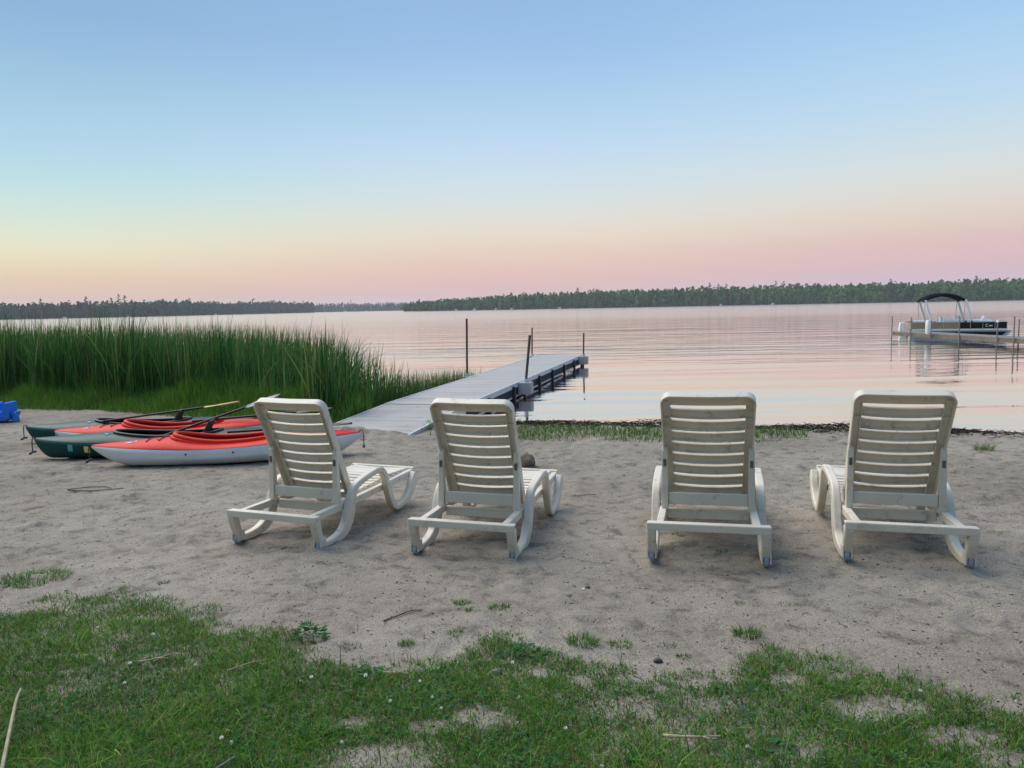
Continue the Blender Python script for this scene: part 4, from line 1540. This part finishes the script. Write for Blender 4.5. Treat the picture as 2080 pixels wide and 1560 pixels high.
cols = pick_cols(N, [(0.028, 0.108, 0.029), (0.048, 0.148, 0.035), (0.080, 0.190, 0.042), (0.125, 0.235, 0.052), (0.180, 0.220, 0.070), (0.30, 0.24, 0.12)], [4, 5, 4, 3, 0.9, 0.6], 0.4)
reedA = blades(np.stack([x, y, z], -1), h, rng.uniform(0.015, 0.031, N), np.abs(rng.normal(0.09, 0.10, N)) + np.where(rng.uniform(0, 1, N) < 0.08, rng.uniform(0.25, 0.8, N), 0),
               rng.normal(0.35, 1.4, N), rng.uniform(1.3, 2.8, N), cols, 6)
# low slender rushes along the jetty
N = 3800
a = rng.uniform(2.6, 9.2, N)
off = np.abs(rng.normal(0, 0.5, N)) + 0.16
p = np.array(DR)[None, :2] + np.outer(a, np.array(DA)[:2]) + np.outer(DW + off, np.array(DL)[:2])
hh = np.interp(a, [2.6, 4.5, 6.5, 9.2], [0.75, 0.72, 0.62, 0.42]) * rng.uniform(0.5, 1.1, N)
kk = vnoise(a * 2.2, off * 2, 41) + np.interp(a, [2.6, 7.5, 9.2], [0.9, 0.5, -0.2]) > rng.uniform(-0.4, 0.9, N)
p, hh = p[kk], hh[kk]
N = len(p)
reedB = blades(np.c_[p, np.full(N, -0.55)], hh + 0.1, rng.uniform(0.006, 0.012, N), np.abs(rng.normal(0.1, 0.12, N)), rng.uniform(0, 6.28, N), rng.uniform(1.3, 2.5, N),
               pick_cols(N, [(0.05, 0.115, 0.025), (0.085, 0.16, 0.035), (0.12, 0.16, 0.05)], [3, 3, 1]), 4)
V, F, Cc = merge([reedA, reedB])
o = fast_mesh('reeds', V, F, M['reed'], Cc)
tag(o, 'tall dense green cattail reeds growing along the shore beside the jetty', 'reeds', kind='stuff')

# --- sprigs standing in open water
N = 90
x = rng.uniform(-1.9, -0.7, N); y = rng.uniform(20.5, 23.5, N)
V, F, Cc = blades(np.c_[x, y, np.full(N, -0.55)], rng.uniform(0.15, 0.42, N), rng.uniform(0.008, 0.012, N), np.abs(rng.normal(0.1, 0.2, N)), rng.uniform(0, 6.28, N),
                  rng.uniform(1.2, 2, N), pick_cols(N, [(0.10, 0.11, 0.06), (0.06, 0.09, 0.04)], [1, 1]), 3)
o = fast_mesh('water_sprigs', V, F, M['reed'], Cc)
tag(o, 'thin sparse stalks standing in the water beyond the tall pole', 'water plants', kind='stuff')

# --- cattail heads that show brown against the leaves
cat_mesh = None
for i, (px_, yy, zz) in enumerate([(-9.85, 17.7, 0.98), (-9.45, 17.3, 0.86), (-9.2, 17.6, 0.82), (-8.75, 17.0, 0.80), (-8.6, 17.2, 0.74), (-8.45, 17.1, 0.62), (-8.15, 16.8, 0.80), (-8.05, 16.9, 0.72), (-7.4, 16.6, 0.70),
                                   (-6.9, 16.3, 0.62), (-5.85, 16.2, 0.66), (-5.1, 15.3, 0.52), (-4.35, 15.0, 0.45), (-3.75, 14.5, 0.55), (-10.4, 17.9, 0.92), (-3.2, 14.2, 0.42), (-7.0, 16.4, 0.85)]):
    root = empty('cattail', (px_, yy - 0.25, -0.40), rng.uniform(0, 6))
    st = MB(); st.tube([(0, 0, 0), (0.02, 0, zz * 0.6 + 0.2), (0.03, 0.01, zz + 0.62)], [0.007, 0.006, 0.002], 6)
    st.build('stalk', M['stem'], root)
    hd = MB(); c0 = zz + 0.20
    hd.tube([(0.024, 0.004, c0), (0.025, 0.005, c0 + 0.02), (0.027, 0.006, c0 + 0.10), (0.028, 0.008, c0 + 0.18), (0.029, 0.009, c0 + 0.20)], [0.006, 0.017, 0.019, 0.017, 0.005], 9)
    hd.build('seed_head', M['bark'], root, smooth=True)
    tag(root, 'brown cattail head among the green reed leaves', 'cattail', 'brown cattail heads in the reed bed')

# --- light green grass between sand and reeds
GF_X = np.array([-16, -10.2, -7.8, -5.3, -4.3, -3.2, -2.6])
GF_Y = np.array([16.8, 15.3, 14.5, 13.0, 12.5, 11.9, 11.7])
N = 30000
x = rng.uniform(-15.5, -2.4, N)
gf = np.interp(x, GF_X, GF_Y) + 0.22 * vnoise(x * 1.6, x * 0 + 2, 9)
rf = reed_front(x) + 0.5
u = rng.uniform(0, 1, N) ** 0.9
y = gf + u * (rf - gf)
kk = (x < dock_left_x(y) - 0.05)
x, y, u = x[kk], y[kk], u[kk]
N = len(x)
patch = fbm(x * 1.2, y * 1.2, 55, 3)
h = (0.09 + 0.42 * np.clip(u * 1.4, 0, 1)) * (1 + 0.75 * patch) * rng.uniform(0.5, 1.3, N)
cols = pick_cols(N, [(0.100, 0.235, 0.028), (0.140, 0.290, 0.034), (0.065, 0.175, 0.026), (0.210, 0.280, 0.065), (0.30, 0.26, 0.12)], [4, 4, 3, 1.2, 0.35])
V, F, Cc = blades(np.c_[x, y, ground_smooth(x, y) - 0.01], h, rng.uniform(0.007, 0.014, N), np.abs(rng.normal(0.30, 0.25, N)), rng.uniform(0, 6.28, N), rng.uniform(1.3, 2.4, N), cols, 3)
o = fast_mesh('shore_grass', V, F, M['grass'], Cc)
tag(o, 'bright green grass fringe between the sand and the reeds', 'grass', kind='stuff')

# --- grass strip along the water behind the loungers
N = 11000
x = rng.uniform(-1.3, 8.0, N)
sy = shore(x)
v = rng.uniform(0, 1, N)
y = sy - 0.55 - v * 1.05
band = vnoise(x * 1.6, y * 1.2, 61) * 0.75 + np.interp(x, [-1.3, -0.6, 3.6, 4.1, 5.0, 8.0], [1.1, 0.95, 0.85, -0.15, -0.55, -0.3])
kk = band - 1.05 * v * (1 + 0.4 * vnoise(x * 4, y * 4, 63)) > rng.uniform(-0.15, 0.35, N)
# a denser tuft against the jetty's side
x, y, v = x[kk], y[kk], v[kk]
x2 = rng.uniform(-1.25, -0.35, 2600); y2 = DR.y + (x2 - DR.x) / DA.x * DA.y * 0 + rng.uniform(10.35, 11.9, 2600)
k2 = (x2 > DR.x + DA.x / DA.y * (y2 - DR.y) + 0.05) & (x2 < DR.x + DA.x / DA.y * (y2 - DR.y) + 0.45)
x = np.r_[x, x2[k2]]; y = np.r_[y, y2[k2]]; v = np.r_[v, np.full(k2.sum(), 0.0)]
N = len(x)
h = (0.115 - 0.075 * v) * rng.uniform(0.5, 1.3, N)
cols = pick_cols(N, [(0.095, 0.215, 0.030), (0.130, 0.260, 0.036), (0.065, 0.165, 0.026), (0.200, 0.240, 0.070), (0.28, 0.23, 0.12)], [4, 3, 3, 1.2, 0.5])
V, F, Cc = blades(np.c_[x, y, ground_z(x, y) - 0.008], h, rng.uniform(0.006, 0.011, N), np.abs(rng.normal(0.4, 0.3, N)), rng.uniform(0, 6.28, N), rng.uniform(1.2, 2.2, N), cols, 3)
o = fast_mesh('bank_grass', V, F, M['grass'], Cc)
tag(o, 'narrow strip of green grass along the water behind the loungers', 'grass', kind='stuff')


def sticks(name, base, L, r, az, pitch, cols, label, cat, mat='wrack', bend=0.15):
    """many little bent twigs as three-sided prisms"""
    N = len(base)
    d = np.stack([np.cos(az) * np.cos(pitch), np.sin(az) * np.cos(pitch), np.sin(pitch)], -1)
    s = np.stack([-np.sin(az), np.cos(az), np.zeros(N)], -1)
    uq = np.cross(d, s)
    ctr = []
    for t in (0, 0.5, 1.0):
        c = base + d * (L * t)[:, None] + s * (bend * L * (t * (1 - t)) * 4 * rng.uniform(-1, 1, N))[:, None]
        rad = r * (1 - 0.55 * t)
        ctr.append(np.stack([c + rad[:, None] * (s * math.cos(a) + uq * math.sin(a)) for a in (0, 2.094, 4.189)], 1))
    V = np.concatenate(ctr, 1)                       # N,9,3
    b0 = (np.arange(N) * 9)[:, None]
    q = []
    for lv in (0, 3):
        for j in range(3):
            k = (j + 1) % 3
            q.append(np.stack([b0[:, 0] + lv + j, b0[:, 0] + lv + k, b0[:, 0] + lv + 3 + k, b0[:, 0] + lv + 3 + j], -1))
    F = np.stack(q, 1).reshape(-1, 4)
    o = fast_mesh(name, V.reshape(-1, 3), F, M[mat], np.repeat(cols, 9, 0))
    return tag(o, label, cat, kind='stuff')


# --- dark wrack of old reed stems along the water's edge
N = 9000
x = rng.uniform(-1.2, 9.5, N)
amt = np.interp(x, [-1.2, 3.4, 4.2, 5.6, 6.2, 9.5], [0.9, 0.8, 1.0, 0.9, 0.35, 0.25])
hump = 0.5 + 0.5 * vnoise(x * 1.5, x * 0, 90)
d = rng.normal(-0.22, 0.17, N)
kk = rng.uniform(0, 1, N) < amt
x, d, hump = x[kk], d[kk], hump[kk]
y = shore(x) + d
N = len(x)
z = ground_z(x, y) + rng.uniform(0, 0.10, N) * hump * np.exp(-((d + 0.22) / 0.22) ** 2)
cols = pick_cols(N, [(0.040, 0.032, 0.028), (0.070, 0.055, 0.042), (0.115, 0.088, 0.065), (0.30, 0.25, 0.18)], [5, 4, 2, 0.25])
sticks('wrack_line', np.c_[x, y, z], rng.uniform(0.03, 0.13, N), rng.uniform(0.003, 0.008, N), rng.uniform(0, 6.28, N), rng.normal(0.0, 0.14, N), cols,
       'dark line of washed up reed stems and debris at the water edge', 'debris')

# --- scattered litter on the sand
N = 5200
y = 2.6 + 8.6 * rng.uniform(0, 1, N) ** 1.2
x = rng.uniform(-0.75, 0.75, N) * y
kk = y < shore(x) - 0.4
x, y = x[kk], y[kk]
N = len(x)
cols = pick_cols(N, [(0.045, 0.036, 0.030), (0.085, 0.065, 0.050), (0.17, 0.13, 0.09), (0.09, 0.05, 0.035)], [5, 4, 2, 1])
sticks('litter', np.c_[x, y, ground_z(x, y) + 0.003], rng.uniform(0.004, 0.020, N) * np.where(rng.uniform(0, 1, N) < 0.04, 3.0, 1), rng.uniform(0.0012, 0.0035, N), rng.uniform(0, 6.28, N),
       rng.normal(0, 0.12, N), cols, 'bits of bark and twig scattered over the sand', 'litter')
N = 1500
y = 2.5 + 6.0 * rng.uniform(0, 1, N) ** 1.3
x = rng.uniform(-0.75, 0.75, N) * y
s = rng.uniform(0.002, 0.007, N)
dirs = np.array([(1, 0, 0), (-1, 0, 0), (0, 1, 0), (0, -1, 0), (0, 0, 0.7), (0, 0, -0.7)], float)
V = np.stack([x, y, ground_z(x, y) + 0.002], -1)[:, None, :] + dirs[None] * s[:, None, None] * rng.uniform(0.7, 1.3, (N, 6, 1))
tri = np.array([(0, 2, 4), (2, 1, 4), (1, 3, 4), (3, 0, 4), (2, 0, 5), (1, 2, 5), (3, 1, 5), (0, 3, 5)])
F = (np.arange(N) * 6)[:, None, None] + tri[None]
cols = pick_cols(N, [(0.62, 0.60, 0.56), (0.45, 0.40, 0.35), (0.20, 0.18, 0.17), (0.35, 0.24, 0.18)], [2, 3, 3, 1])
o = fast_mesh('pebbles', V.reshape(-1, 3), F.reshape(-1, 3), M['wrack'], np.repeat(cols, 6, 0))
tag(o, 'pale and dark pebbles strewn over the sand', 'pebbles', kind='stuff')

# ------------------------------------------------------------------ lawn in front
LE_X = np.array([-4.5, -3.0, -2.7, -2.34, -1.9, -1.52, -1.08, -0.85, -0.6, -0.35, -0.20, -0.10, 0.07, 0.30, 0.51, 0.80, 0.97, 1.11, 1.39, 1.60, 1.75, 1.95, 2.1, 3.2])
LE_Y = np.array([4.7, 4.10, 4.05, 4.40, 4.18, 3.83, 3.60, 3.40, 3.24, 3.30, 3.48, 3.66, 3.50, 3.22, 3.05, 3.12, 3.22, 3.32, 3.22, 3.02, 2.82, 2.86, 2.98, 3.0])
BARE = [(-0.47, 2.45, 0.20, 0.13), (-0.13, 2.74, 0.14, 0.10), (-0.33, 2.68, 0.11, 0.06), (1.32, 2.72, 0.20, 0.11), (1.50, 2.50, 0.16, 0.08), (1.58, 2.36, 0.14, 0.07), (1.08, 2.98, 0.11, 0.05), (1.30, 3.00, 0.10, 0.04),
        (0.10, 3.12, 0.09, 0.06), (0.72, 2.98, 0.10, 0.05), (-0.88, 3.33, 0.13, 0.05), (-2.75, 4.1, 0.35, 0.12), (-1.92, 3.88, 0.12, 0.05), (-1.45, 3.70, 0.14, 0.06), (-0.55, 3.18, 0.12, 0.05), (-0.62, 2.72, 0.10, 0.06),
        (0.93, 2.45, 0.10, 0.05), (1.86, 2.70, 0.12, 0.06), (0.27, 3.02, 0.06, 0.06)]


def lawn_density(x, y):
    e = np.interp(x, LE_X, LE_Y) + 0.07 * vnoise(x * 7, y * 7, 3) + 0.05 * vnoise(x * 19, y * 19, 4)
    d = np.clip((e - y) / 0.16 + 0.5 * vnoise(x * 26, y * 26, 8), 0, 1) * (y < e)
    d = d * np.clip(0.74 + 0.95 * fbm(x * 3.2, y * 3.6, 12, 3) + np.clip((e - y) * 0.35, 0, 0.5), 0.04, 1.0)
    for bx, by, ra, rb in BARE:
        q = ((x - bx) / (ra * 0.68)) ** 2 + ((y - by) / (rb * 0.68)) ** 2 + 0.9 * vnoise(x * 11, y * 13, 15) + 0.5 * vnoise(x * 30, y * 33, 16)
        d = d * np.clip(q * 0.42 - 0.10, 0.13, 1)
    return d


def scatter(n):
    yy = 2.02 + 2.7 * rng.uniform(0, 1, n) ** 1.15
    xx = rng.uniform(-0.78, 0.78, n) * (yy + 0.15)
    return xx, yy


x, y = scatter(290000)
kk = lawn_density(x, y) > rng.uniform(0, 1, len(x))
x, y = x[kk], y[kk]
N = len(x)
tone = fbm(x * 2.4, y * 2.4, 44, 3)
pal = pick_cols(N, [(0.050, 0.165, 0.026), (0.085, 0.225, 0.030), (0.130, 0.285, 0.038), (0.195, 0.320, 0.055), (0.270, 0.265, 0.095), (0.28, 0.20, 0.11)], [4, 5, 4.5, 3, 1.2, 1.3], 0.42)
pal = pal * (1 + 0.25 * tone[:, None]) + np.clip(tone, 0, 1)[:, None] * np.array([[0.02, 0.01, 0.0]])
h = rng.uniform(0.014, 0.042, N) * (1 + 0.45 * tone) * np.where(rng.uniform(0, 1, N) < 0.08, rng.uniform(1.5, 2.4, N), 1)
A = blades(np.c_[x, y, ground_z(x, y) - 0.003], h, rng.uniform(0.0026, 0.0052, N), np.abs(rng.normal(0.8, 0.5, N)), rng.uniform(0, 6.28, N), rng.uniform(1.0, 2.0, N), pal, 2)
# thatch of dead blades lying flat
x, y = scatter(34000)
kk = np.clip(lawn_density(x, y) + 0.06, 0, 1) > rng.uniform(0, 1, len(x))
x, y = x[kk], y[kk]; N = len(x)
Bt = blades(np.c_[x, y, ground_z(x, y) + 0.001], rng.uniform(0.005, 0.012, N), rng.uniform(0.0015, 0.003, N), rng.uniform(2.5, 6.0, N), rng.uniform(0, 6.28, N), rng.uniform(1.0, 1.4, N),
            pick_cols(N, [(0.22, 0.17, 0.10), (0.15, 0.11, 0.07), (0.30, 0.25, 0.16)], [3, 4, 1]), 2)
V, F, Cc = merge([A, Bt])
o = fast_mesh('lawn_grass', V, F, M['grass'], Cc)
tag(o, 'patchy short green lawn in front of the sand', 'grass', kind='stuff')

# clover and plantain leaves low in the lawn
x, y = scatter(20000)
cl = fbm(x * 2.8 + 5, y * 2.8, 71, 3)
kk = (lawn_density(x, y) * np.clip(0.45 + cl, 0, 1) > rng.uniform(0, 1, len(x)))
x, y = x[kk], y[kk]; N = len(x)
zc = ground_z(x, y) + rng.uniform(0.010, 0.028, N)
size = rng.uniform(0.006, 0.012, N)
VV, FF, CC = [], [], []
base_c = pick_cols(N, [(0.040, 0.145, 0.045), (0.055, 0.180, 0.055), (0.080, 0.205, 0.065)], [3, 3, 1])
r0 = rng.uniform(0, 6.28, N)
tx, ty = rng.normal(0, 0.35, N), rng.normal(0, 0.35, N)
for k in range(3):
    an = r0 + k * 2.094
    pts = []
    for rad, da in ((0.05, 0), (0.75, 0.55), (1.15, 0.22), (1.15, -0.22), (0.75, -0.55)):
        px_ = rad * size * np.cos(an + da); py_ = rad * size * np.sin(an + da)
        pts.append(np.stack([x + px_, y + py_, zc + px_ * tx + py_ * ty], -1))
    P5 = np.stack(pts, 1)
    VV.append(P5)
P = np.stack(VV, 1).reshape(-1, 5, 3)
F3 = (np.arange(len(P)) * 5)[:, None, None] + np.array([(0, 2, 1), (0, 3, 2), (0, 4, 3)])[None]
o = fast_mesh('clover_leaves', P.reshape(-1, 3), F3.reshape(-1, 3), M['grass'], np.repeat(np.repeat(base_c, 3, 0), 5, 0))
tag(o, 'small dark green clover leaves among the lawn grass', 'clover', kind='stuff')

# white clover flowers, each its own
fl = MB()
for k in range(26):
    ph = math.acos(1 - 1.6 * (k + 0.5) / 26); th = k * 2.399
    dv_ = Vector((math.sin(ph) * math.cos(th), math.sin(ph) * math.sin(th), math.cos(ph)))
    sd_ = dv_.cross(Vector((0.3, 0.2, 1))).normalized()
    c0 = dv_ * 0.0035
    fl.add([c0 - sd_ * 0.0010, c0 + sd_ * 0.0010, dv_ * 0.0092 + sd_ * 0.0016, dv_ * 0.0092 - sd_ * 0.0016], [(0, 1, 2, 3)])
fl.mi = 1
fl.tube([(0, 0, 0.001), (0.001, 0, -0.012), (0.003, 0.001, -0.030)], 0.0009, 5)
flower = fl.build('clover_flower', [M['petal'], M['stem']])
FLOW = []
while len(FLOW) < 32:
    fx, fy = scatter(1)
    fx, fy = float(fx[0]), float(fy[0])
    if lawn_density(np.array([fx]), np.array([fy]))[0] > 0.45 and abs(fx) < 0.66 * fy:
        FLOW.append((fx, fy))
for i, (fx, fy) in enumerate(FLOW):
    o = flower if i == 0 else flower.copy()
    if i: COL.objects.link(o)
    o.location = (fx, fy, float(ground_z(fx, fy)) + random.uniform(0.024, 0.036))
    o.scale = [random.uniform(0.6, 0.95)] * 3
    o.rotation_euler = (random.uniform(-0.3, 0.3), random.uniform(-0.3, 0.3), random.uniform(0, 6))
    tag(o, 'small white clover flower in the short lawn', 'flower', 'white clover flowers in the lawn')

# single tufts on the bare sand
def tuft(x, y, rad, hgt, n, label, col=((0.045, 0.120, 0.025), (0.075, 0.160, 0.030), (0.11, 0.16, 0.04))):
    a = rng.uniform(0, 6.28, n); r = rad * np.sqrt(rng.uniform(0, 1, n))
    bx, by = r * np.cos(a), r * np.sin(a) * 0.8
    zz = ground_z(x + bx, y + by) - float(ground_z(x, y)) - 0.003
    V, F, Cc = blades(np.c_[bx, by, zz], hgt * rng.uniform(0.4, 1.1, n), rng.uniform(0.0022, 0.0042, n), np.abs(rng.normal(0.7, 0.4, n)), a + rng.normal(0, 0.7, n), rng.uniform(1.0, 2.0, n), pick_cols(n, col, [1] * len(col)), 3)
    o = fast_mesh('grass_tuft', V, F, M['grass'], Cc)
    o.location = (x, y, float(ground_z(x, y)))
    tag(o, label, 'grass tuft', 'grass tufts growing out of the bare sand')


BIG = ((0.055, 0.170, 0.030), (0.085, 0.225, 0.036), (0.13, 0.26, 0.045))
for tdat in [(-0.29, 3.98, 0.045, 0.030, 110, 'small grass tuft on the sand, farthest out below the second lounger'),
             (-0.25, 3.86, 0.020, 0.030, 40, 'tiny upright tuft just below the farthest small tuft'),
             (-0.09, 3.88, 0.055, 0.035, 120, 'grass tuft on the sand right of the two small ones'),
             (-0.29, 3.55, 0.035, 0.034, 90, 'small tuft beside the lawn tongue below the second lounger'),
             (-0.52, 3.46, 0.035, 0.030, 110, 'small tuft at the sand edge left of the lawn tongue'),
             (-0.77, 3.44, 0.050, 0.020, 90, 'flat tuft on sand between the leafy weed and lawn tongue'),
             (-1.06, 3.74, 0.025, 0.025, 60, 'small tuft on sand above the leafy weed'),
             (-1.68, 3.98, 0.100, 0.030, 220, 'broad flat tuft on the sand below the first lounger'),
             (0.30, 3.40, 0.075, 0.055, 260, 'full upright tuft at sand edge between the middle loungers'),
             (0.47, 3.38, 0.055, 0.030, 110, 'thin tuft right of the full upright one'),
             (0.68, 3.36, 0.045, 0.025, 50, 'faint tuft on sand below the gap by the third lounger'),
             (1.07, 3.44, 0.060, 0.060, 220, 'bright upright tuft on sand below the third lounger'),
             (0.73, 3.24, 0.030, 0.020, 70, 'small dark weed on sand left of the right lawn patch'),
             (1.38, 3.82, 0.030, 0.022, 60, 'dark little weed on bare sand below the last lounger'),
             (1.16, 3.87, 0.030, 0.018, 40, 'faint weed on bare sand below the third lounger'),
             (1.32, 4.79, 0.050, 0.022, 70, 'green weed under the third lounger, middle one'),
             (1.14, 5.22, 0.050, 0.022, 80, 'green weed under the third lounger, farthest one'),
             (1.21, 4.71, 0.050, 0.018, 60, 'green weed under the third lounger, nearest one'),
             (5.19, 8.35, 0.100, 0.130, 160, 'upright grass tuft on the sand right of the last lounger'),
             (-2.11, 4.47, 0.040, 0.022, 60, 'small tuft on sand at the upper edge of the left lawn'),
             (-2.62, 4.24, 0.120, 0.030, 200, 'tuft in the sandy gap at the left edge'),
             (-2.98, 4.62, 0.220, 0.050, 800, 'wide bright grass patch at the left edge of the sand')]:
    tuft(*tdat, col=BIG)

# leafy weed at the lawn edge
def weed(x, y, label, n=26, R_=0.085, leaf=0.03, tall=0.05, cols=((0.045, 0.150, 0.050), (0.065, 0.185, 0.060))):
    root = empty('leafy_weed', (x, y, float(ground_z(x, y))))
    for k in range(n):
        th = rng.uniform(0, 6.28); rd = R_ * math.sqrt(rng.uniform(0, 1))
        bx, by, bz = rd * math.cos(th), rd * math.sin(th) * 0.8, tall * rng.uniform(0.1, 1.0) * (1 - 0.6 * (rd / R_) ** 2)
        a = th + rng.normal(0, 0.9); L = leaf * rng.uniform(0.6, 1.2); w = L * rng.uniform(0.26, 0.40); up = rng.uniform(-0.1, 0.6)
        pts = []
        for i, t in enumerate((0.0, 0.3, 0.65, 1.0)):
            ww = w * (0.2, 0.95, 0.85, 0.08)[i]
            r2 = L * t; zz = bz + L * up * t * (1.2 - 0.7 * t)
            ca, sa = math.cos(a), math.sin(a)
            pts += [(bx + r2 * ca - ww * sa, by + r2 * sa + ww * ca, zz + 0.003), (bx + r2 * ca, by + r2 * sa, zz - 0.001), (bx + r2 * ca + ww * sa, by + r2 * sa - ww * ca, zz + 0.003)]
        F = [(i * 3 + j, i * 3 + j + 1, (i + 1) * 3 + j + 1, (i + 1) * 3 + j) for i in range(3) for j in range(2)]
        c = np.array(random.choice(cols)) * random.uniform(0.75, 1.25)
        fast_mesh('leaf', np.array(pts), np.array(F), M['grass'], np.tile(c, (len(pts), 1)), parent=root)
    tag(root, label, 'weed')


weed(-0.99, 3.55, 'bushy dark green weed at the tip of the left lawn', 90, 0.085, 0.026, 0.06)
weed(0.02, 3.30, 'low leafy weed in the lawn tongue below the second lounger', 40, 0.09, 0.03, 0.03)
weed(-0.62, 3.12, 'leafy dark weed in the lawn left of the bare patches', 40, 0.09, 0.03, 0.03)
weed(-0.70, 2.68, 'broad leaved weed low in the lawn left of centre', 16, 0.06, 0.035, 0.02)
weed(0.86, 2.47, 'broad leaved weed in the lawn by the bottom edge, right of centre', 16, 0.06, 0.035, 0.02)
weed(0.42, 2.42, 'broad leaved clump in the lawn near the dry bent stalk', 16, 0.06, 0.03, 0.02)


def stalk(name, pts, r, mat, label, cat, twigs=()):
    b_ = MB()
    P = catmull(pts, 6)
    b_.tube(P, [r * (1 - 0.5 * i / len(P)) for i in range(len(P))], 7)
    for tw in twigs:
        b_.tube(catmull(tw, 4), r * 0.55, 6)
    o = b_.build(name, M[mat], None, smooth=True)
    tag(o, label, cat)


def gz(x, y, d=0.0):
    return (x, y, float(ground_z(x, y)) + d)


stalk('dry_stalk', [gz(-1.66, 2.30, 0.01), gz(-1.77, 2.52, 0.05), gz(-1.90, 2.78, 0.09), gz(-1.93, 2.86, 0.11)], 0.0075, 'straw', 'thick dry reed stalk leaning out of the lawn at bottom left', 'stalk')
stalk('dry_stalk', [gz(0.50, 2.55, 0.02), gz(0.56, 2.51, 0.035), gz(0.63, 2.515, 0.03), gz(0.70, 2.535, 0.02)], 0.006, 'straw', 'dry bent straw lying on the lawn at bottom right of centre', 'stalk',
      [[gz(0.63, 2.515, 0.03), gz(0.66, 2.50, 0.03), gz(0.68, 2.51, 0.025)]])
stalk('dry_stalk', [gz(-1.05, 2.33, 0.02), gz(-1.00, 2.40, 0.03), gz(-0.96, 2.46, 0.035)], 0.006, 'stone', 'short grey dry stem in the lawn at the bottom edge', 'stalk')
stalk('dry_root', [gz(-1.70, 3.30, 0.02), gz(-1.64, 3.28, 0.035), gz(-1.58, 3.30, 0.04), gz(-1.56, 3.36, 0.03)], 0.0035, 'straw', 'pale forked dry root lying on the left lawn', 'root',
      [[gz(-1.61, 3.29, 0.04), gz(-1.57, 3.27, 0.045), gz(-1.55, 3.28, 0.04)], [gz(-1.58, 3.30, 0.04), gz(-1.60, 3.25, 0.04)]])
stalk('dry_root', [gz(-1.25, 3.18, 0.02), gz(-1.17, 3.22, 0.035), gz(-1.11, 3.26, 0.03)], 0.003, 'straw', 'thin pale dry root in the middle of the left lawn', 'root', [[gz(-1.13, 3.25, 0.035), gz(-1.12, 3.22, 0.03), gz(-1.10, 3.21, 0.03)]])
stalk('wood_sliver', [gz(-0.58, 3.14, 0.01), gz(-0.52, 3.13, 0.012), gz(-0.46, 3.12, 0.010)], 0.008, 'straw', 'pale wood sliver on the bare spot left of the lawn tongue', 'stick')
stalk('stick', [gz(-0.67, 3.74, 0.006), gz(-0.60, 3.81, 0.008), gz(-0.55, 3.87, 0.008), gz(-0.49, 3.88, 0.006)], 0.0045, 'bark', 'grey twig on the sand below the second lounger', 'stick')
stalk('stick', [gz(-4.38, 7.42, 0.01), gz(-4.22, 7.36, 0.012), gz(-4.02, 7.36, 0.012), gz(-3.84, 7.44, 0.008)], 0.007, 'bark', 'bent twig on the sand in front of the kayaks', 'stick',
      [[gz(-4.38, 7.42, 0.01), gz(-4.25, 7.50, 0.01), gz(-4.08, 7.53, 0.01), gz(-3.98, 7.47, 0.01)]])
stalk('driftwood', [gz(0.55, 6.62, 0.012), gz(0.63, 6.61, 0.020), gz(0.72, 6.63, 0.014)], 0.010, 'straw', 'small pale driftwood piece on the sand between the middle loungers', 'driftwood')

# stones and a clay lump
def lump(name, x, y, s, mat, label, cat, seed=1):
    bm = bmesh.new()
    bmesh.ops.create_icosphere(bm, subdivisions=3, radius=1.0)
    for v in bm.verts:
        n_ = float(fbm(np.array([v.co.x * 1.7 + seed]), np.array([v.co.y * 1.7 + v.co.z * 2.1]), seed, 3)[0])
        v.co = Vector((v.co.x * s[0], v.co.y * s[1], v.co.z * s[2])) * (1 + 0.28 * n_)
    me = bpy.data.meshes.new(name); bm.to_mesh(me); bm.free()
    me.polygons.foreach_set('use_smooth', [True] * len(me.polygons))
    me.materials.append(M[mat])
    o = bpy.data.objects.new(name, me); COL.objects.link(o)
    o.location = (x, y, float(ground_z(x, y)) + s[2] * 0.45)
    tag(o, label, cat)


lump('clay_mound', 0.14, 8.05, (0.085, 0.085, 0.10), 'clay', 'brown clay lump on the sand beyond the second lounger', 'mound', 4)
lump('stone', -0.09, 3.12, (0.022, 0.016, 0.014), 'stone', 'grey stone in the lawn tongue below the second lounger', 'stone', 7)
lump('stone', 0.61, 3.20, (0.020, 0.018, 0.012), 'darksteel', 'black charred clump at the sand edge right of centre', 'stone', 9)
lump('stone', 0.29, 4.05, (0.014, 0.011, 0.008), 'stone', 'grey pebble on the sand between the middle loungers', 'stone', 12)
lump('stone', 0.40, 4.17, (0.014, 0.010, 0.009), 'bark', 'brown pebble on the sand beside a white one', 'stone', 14)
lump('stone', 0.375, 4.14, (0.010, 0.008, 0.007), 'sticker_w', 'white pebble on the sand beside a brown one', 'stone', 15)

# ------------------------------------------------------------------ evening haze
hz = MB()
hz.span((-4200, -4200, -8.0), (4200, 4200, 42.0))
hm = bpy.data.materials.new('haze')
hm.use_nodes = True
hm.node_tree.nodes.clear()
ho_ = hm.node_tree.nodes.new('ShaderNodeOutputMaterial')
hv = hm.node_tree.nodes.new('ShaderNodeVolumePrincipled')
hv.inputs['Color'].default_value = (0.80, 0.86, 0.95, 1)
hv.inputs['Density'].default_value = 0.00016
hv.inputs['Anisotropy'].default_value = 0.0
hm.node_tree.links.new(hv.outputs[0], ho_.inputs['Volume'])
haze = hz.build('haze', hm)
tag(haze, 'thin blue evening haze over the lake', 'haze', kind='stuff')
